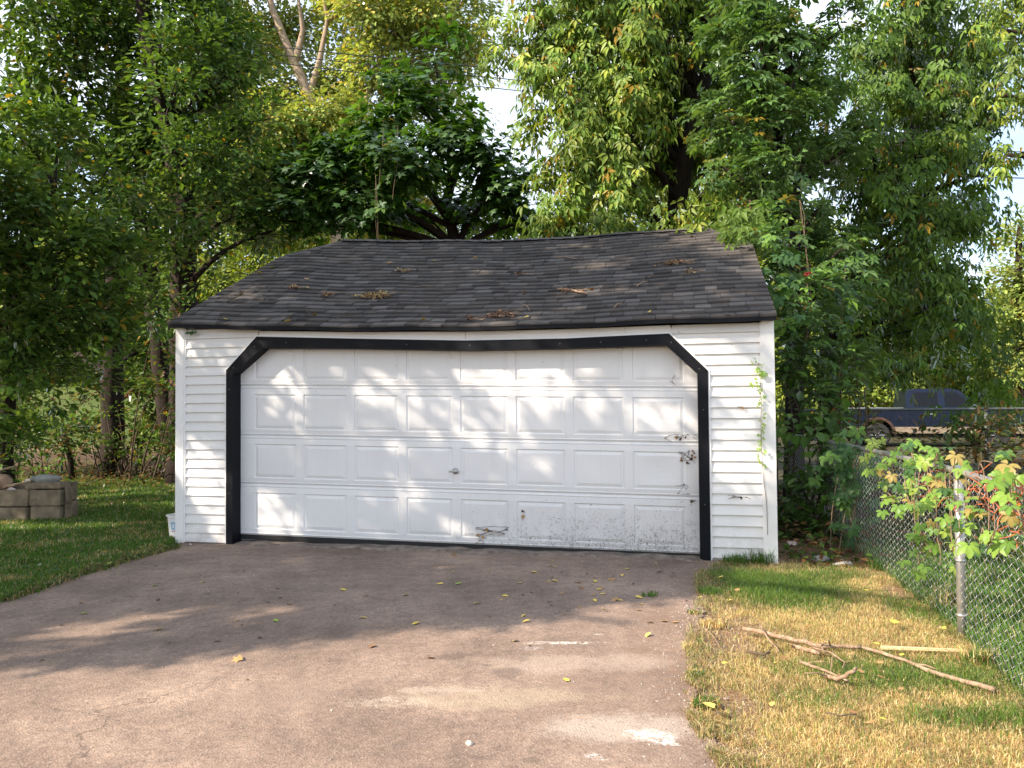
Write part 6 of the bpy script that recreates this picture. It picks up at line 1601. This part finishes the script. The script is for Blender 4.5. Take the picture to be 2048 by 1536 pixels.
# shaded creeper further along the same fence
bs = Vector((3.5, 7.6, 0)); v2 = empty('creeper', bs, 0, 'shaded dark green creeper over the far end of the near fence beside the shrub', 'vine')
for px, py, k in [(1690, 900, 3), (1710, 890, 3), (1725, 915, 4), (1700, 935, 4), (1675, 925, 3), (1680, 955, 3), (1715, 955, 4), (1735, 970, 3), (1700, 985, 4), (1680, 1000, 4), (1725, 1000, 3), (1705, 1020, 3), (1690, 1045, 3), (1720, 1040, 2), (1660, 940, 3), (1665, 985, 3), (1730, 940, 3), (1650, 900, 3), (1640, 960, 3), (1720, 1080, 2), (1705, 1065, 2), (1715, 870, 3), (1680, 880, 3)]:
    Yv = 7.3 + rr.random() * .5; p0 = at(px, py, Yv)
    for j in range(k):
        p = p0 + Vector((rr.uniform(-.12, .12), rr.uniform(-.1, .1), rr.uniform(-.09, .09))); d = Vector((rr.uniform(-.8, .5), rr.uniform(-.9, -.1), rr.uniform(-.9, .2)))
        put_vleaf(v2, bs, p, VL_DARK + VL[3:4], .10, d, Vector((-.3 + rr.uniform(-.4, .4), -.3 + rr.uniform(-.4, .4), .9)), rr)
b = MB()
for k in range(6): b.tube(bent(at(rr.uniform(1660, 1740), 1110, 7.5) - bs, at(rr.uniform(1660, 1740), rr.uniform(880, 1000), 7.5) - bs, 6, 0, .07, rr), .004, 5)
b.build('stems', STEM_DRY, v2, kind='stuff')
# creeper climbing the right-hand siding
wp = lambda px, py, d=-.035: (lambda q: to_world(q[0], d, q[1]))(W(px, py, d))
bs = wp(1535, 1060); v3 = empty('creeper', bs, 0, 'thin light green creeper strand climbing the siding beside the right corner post', 'vine')
path = [(1536, 1070), (1533, 1010), (1528, 960), (1524, 920), (1523, 880), (1521, 840), (1523, 800), (1520, 765), (1517, 725)]
P = [wp(x + rr.uniform(-1, 1), y) - bs for x, y in path]; b = MB(); b.tube(P, [.0028] * 5 + [.0022] * 4, 5); b.build('stem', STEM_DRY, v3)
LSM = [big_leaf(21, (.20, .33, .08)), big_leaf(22, (.26, .38, .10))]
for y in range(722, 935, 7):
    x = np.interp(y, [q[1] for q in path][::-1], [q[0] for q in path][::-1]) + rr.choice([-6, 5, 0, 7, -4]); p = wp(x, y, -.05 - rr.random() * .02)
    put_vleaf(v3, bs, p, LSM, .030 if y > 750 else .042, Vector((rr.uniform(-1, 1), -.5, rr.uniform(-.8, .5))), Vector((0, -.8, .6)), rr)
for x, y in ((1505, 725), (1512, 740), (1530, 745), (1505, 768)): put_vleaf(v3, bs, wp(x, y, -.06), LSM, .045, Vector((rr.uniform(-1, 1), -.5, rr.uniform(-.5, .5))), Vector((0, -.8, .6)), rr)
# a small sprig hanging from the left eave corner
bs = wp(380, 662); v4 = empty('creeper', bs, 0, 'tiny green sprig poking out under the left end of the eave', 'vine')
for k in range(6): put_vleaf(v4, bs, wp(374 + k * 3, 664 + rr.uniform(-3, 8), -.07), VL_DARK, .038, Vector((rr.uniform(-1, 1), -.4, rr.uniform(-.8, .2))), Vector((0, -.7, .7)), rr)

# ---------------------------------------------------------------- hanging vine strands
def strand(px_pts, Y, label, leaves=(), col=None, rad=.0030, fruit=None, n=2):
    pts = [at(x, y, Y) for x, y in px_pts]; bs = pts[-1].copy(); e = empty('hanging_vine', bs, 0, label, 'vine'); b = MB()
    for k in range(n):
        o_ = Vector((rr.uniform(-.03, .03), 0, 0)) * k
        b.tube([p - bs + o_ * (1 if i else 0) + Vector((rr.uniform(-.012, .012), 0, 0)) for i, p in enumerate(pts)], rad * (1 - .3 * k), 6)
    b.build('stem', STEM_DRY, e, kind='stuff')
    for (x, y, k, sz) in leaves:
        for j in range(k): put_vleaf(e, bs, at(x, y, Y) + Vector((rr.uniform(-.12, .12), rr.uniform(-.1, .1), rr.uniform(-.12, .12))), VL_DARK + VL[3:4], sz, Vector((rr.uniform(-1, 1), rr.uniform(-1, 0), rr.uniform(-1, 0))), Vector((rr.uniform(-.4, .4), -.5, .8)), rr)
    if fruit:
        b = MB()
        for k in range(14):
            q = at(fruit[0], fruit[1], Y) - bs; b.tube(bent(q, q + Vector((rr.uniform(-.10, .10), rr.uniform(-.05, .05), rr.uniform(-.10, .02))), 3, 0, .2, rr), .006, 4)
        b.build('red_leaf_stalks', plain('red_stalk', (.55, .06, .04), .6), e, kind='stuff')
strand([(1598, 400), (1604, 430), (1608, 470), (1617, 545), (1616, 580), (1622, 625), (1612, 680)], 9.0, 'pair of bare pale vine strands with a red tip hanging right of the roof end', [(1625, 480, 2, .09)], fruit=(1616, 545), n=3)
strand([(1690, 540), (1683, 640), (1684, 700), (1680, 760), (1676, 830), (1676, 900)], 9.4, 'leafy vine strand hanging down in front of the pickup tail light', [(1665, 560, 5, .12), (1680, 600, 7, .12), (1690, 640, 6, .12), (1680, 665, 5, .11), (1685, 715, 3, .09), (1680, 745, 3, .08)], fruit=(1684, 832), n=2)
strand([(768, 255), (766, 300), (760, 340), (757, 368)], 13.6, 'pale wispy vine strand hanging in the dark maple, the left one', n=1, rad=.0035)
strand([(796, 250), (795, 320), (788, 370), (785, 398)], 13.6, 'pale wispy vine strand hanging in the dark maple, the right one', n=1, rad=.0035)
strand([(752, 350), (754, 420), (756, 478)], 13.5, 'vine strand reaching down to the roof ridge below the dark maple', [(752, 415, 4, .15), (740, 425, 2, .13)], n=2, rad=.0035)
# foliage spilling over the right roof end
bs = at(1480, 470, 9.6); e = empty('maple_spray', bs, 0, 'spray of drooping green leaves spilling over the top right of the roof', 'branch')
b = MB(); b.tube(bent(at(1500, 400, 10.4) - bs, at(1482, 470, 9.5) - bs, 5, .05, .05, rr), [.02, .016, .012, .009, .006, .004], 6); b.build('twig', TWIG, e)
SPR = [mesh_np('leaf', tmpl('trifoliate')[0], tmpl('trifoliate')[1], LEAF, np.array([c_] * 12)) for c_ in ((.10, .19, .04), (.13, .23, .05), (.085, .16, .035))]
for k in range(150):
    f = rr.random(); c0 = at(1500 - 20 * f + rr.uniform(-38, 38), 415 + 62 * f + rr.uniform(-18, 12), 9.9 - .5 * f + rr.uniform(-.2, .2))
    put_vleaf(e, bs, c0, SPR, .19, Vector((rr.uniform(-1, 1), rr.uniform(-.8, .3), -1.0)), Vector((rr.uniform(-.5, .5), -.8, .6)), rr)
bs = at(1555, 560, 8.4); e = empty('creeper', bs, 0, 'cluster of dark five-part leaves reaching over the right roof slope edge', 'vine')
for (x, y, k) in ((1525, 545, 4), (1545, 530, 5), (1560, 560, 5), (1580, 545, 4), (1540, 575, 3), (1565, 600, 4), (1590, 585, 4), (1600, 560, 3), (1575, 630, 4), (1555, 500, 4), (1540, 480, 3), (1570, 520, 3)):
    for j in range(k): put_vleaf(e, bs, at(x, y, 8.5) + Vector((rr.uniform(-.1, .1), rr.uniform(-.15, .15), rr.uniform(-.08, .08))), VL_DARK + VL[3:4] + VL[:1], .105, Vector((rr.uniform(-1, 1), rr.uniform(-1, 0), rr.uniform(-1, .2))), Vector((rr.uniform(-.4, .4), -.5, .8)), rr)
b = MB(); b.tube(bent(at(1620, 640, 8.9) - bs, at(1530, 548, 8.45) - bs, 6, .05, .1, rr), .007, 6); b.build('stem', TWIG, e)

# ---------------------------------------------------------------- dried vine remains on the door and siding
def dried(px, py, w, h, n, label, d, seed, leafn=3):
    rr = random.Random(seed); a0, z0 = W(px, py, d); bs = to_world(a0, d, z0); e = empty('dried_vine', bs, 0, label, 'dried vine'); b = MB(); sc = 1 / 195.
    last = (0, 0)
    for k in range(n):
        q = (rr.uniform(-w, w) * sc / 2, rr.uniform(-h, h) * sc / 2); p0 = to_world(a0 + last[0], d - .004, z0 + last[1]); p1 = to_world(a0 + q[0], d - .004 - rr.random() * .006, z0 + q[1])
        b.tube(bent(p0 - bs, p1 - bs, 4, 0, .15, rr), .0017, 4)
        if rr.random() < .6: last = q
    b.build('stem', simple('dead_stem', (.10, .065, .045), .9), e, kind='stuff')
    for k in range(leafn):
        o = put_vleaf(e, bs, to_world(a0 + rr.uniform(-w, w) * sc / 2.5, d - .012, z0 + rr.uniform(-h, h) * sc / 2.5), FL['brown'] + FL['dark'], .035, Vector((rr.uniform(-1, 1), -.3, rr.uniform(-1, 1))), Vector((0, -1, .2)), rr)
DS = DOOR_D - .001
dried(1378, 914, 38, 30, 16, 'shrivelled brown vine clump on the right edge of the door, third panel row', DS, 1, 8)
dried(1362, 876, 66, 14, 9, 'dead vine streak on the right edge of the door below the second row', DS, 2, 3)
dried(985, 1062, 78, 22, 18, 'spidery dead vine on the bottom row of the door, fifth panel', DS, 3, 2)
dried(962, 1080, 26, 16, 5, 'small dark dead tendril at the bottom edge of the door', DS, 31, 1)
dried(1047, 1030, 10, 24, 5, 'dead twig and leaf stuck on the bottom row, sixth panel', DS, 4, 2)
dried(1370, 980, 50, 26, 7, 'faint dead tendrils on the right end of the third panel row', DS, 5, 0)
dried(1378, 1002, 40, 8, 5, 'dead tendrils along the lowest seam at the right jamb', DS, 6, 1)
dried(1350, 750, 30, 40, 3, 'single hair-thin dead tendril on the top right door panel', DS, 7, 0)
dried(1480, 995, 50, 10, 8, 'brown dead vine scraps on the lower right siding', -.018, 8, 1)
dried(1487, 814, 26, 8, 4, 'short dead tendril on the upper right siding', -.018, 9, 1)
dried(1238, 695, 60, 4, 8, 'dark debris along the top of the seventh door panel under the header', DS, 10, 1)

# ---------------------------------------------------------------- overhead wires
WIRE = plain('black_cable', (.01, .01, .012), .6)
def cable(p0, p1, Y, sag, rad, label, grp='overhead utility wires'):
    a, b_ = at(*p0, Y), at(*p1, Y); d = (b_ - a); a2, b2 = a - d * .8, b_ + d * 1.3; pts = []
    for i in range(25):
        f = i / 24; pts.append(a2.lerp(b2, f) - a2 + Vector((0, 0, -sag * 4 * f * (1 - f))))
    b = MB(); b.tube(pts, rad, 5); o = b.build('utility_wire', WIRE); o.location = a2; tagm(o, label, 'wire', grp)
cable((585, 90), (1013, 129), 24, .15, .015, 'top wire of the three crossing the trees above the roof')
cable((582, 105), (1064, 154), 24, .15, .015, 'middle wire of the three crossing the trees above the roof')
cable((568, 120), (978, 166), 24, .15, .015, 'lowest wire of the three crossing the trees above the roof')
cable((1985, 327), (2100, 326), 20, .05, .020, 'thick upper black cable in the sky gap at the right edge')
cable((1985, 352), (2100, 353), 20, .05, .016, 'thick lower black cable in the sky gap at the right edge')
cable((1985, 301), (2100, 318), 22, .0, .008, 'thin wire above the thick cables in the right sky gap')
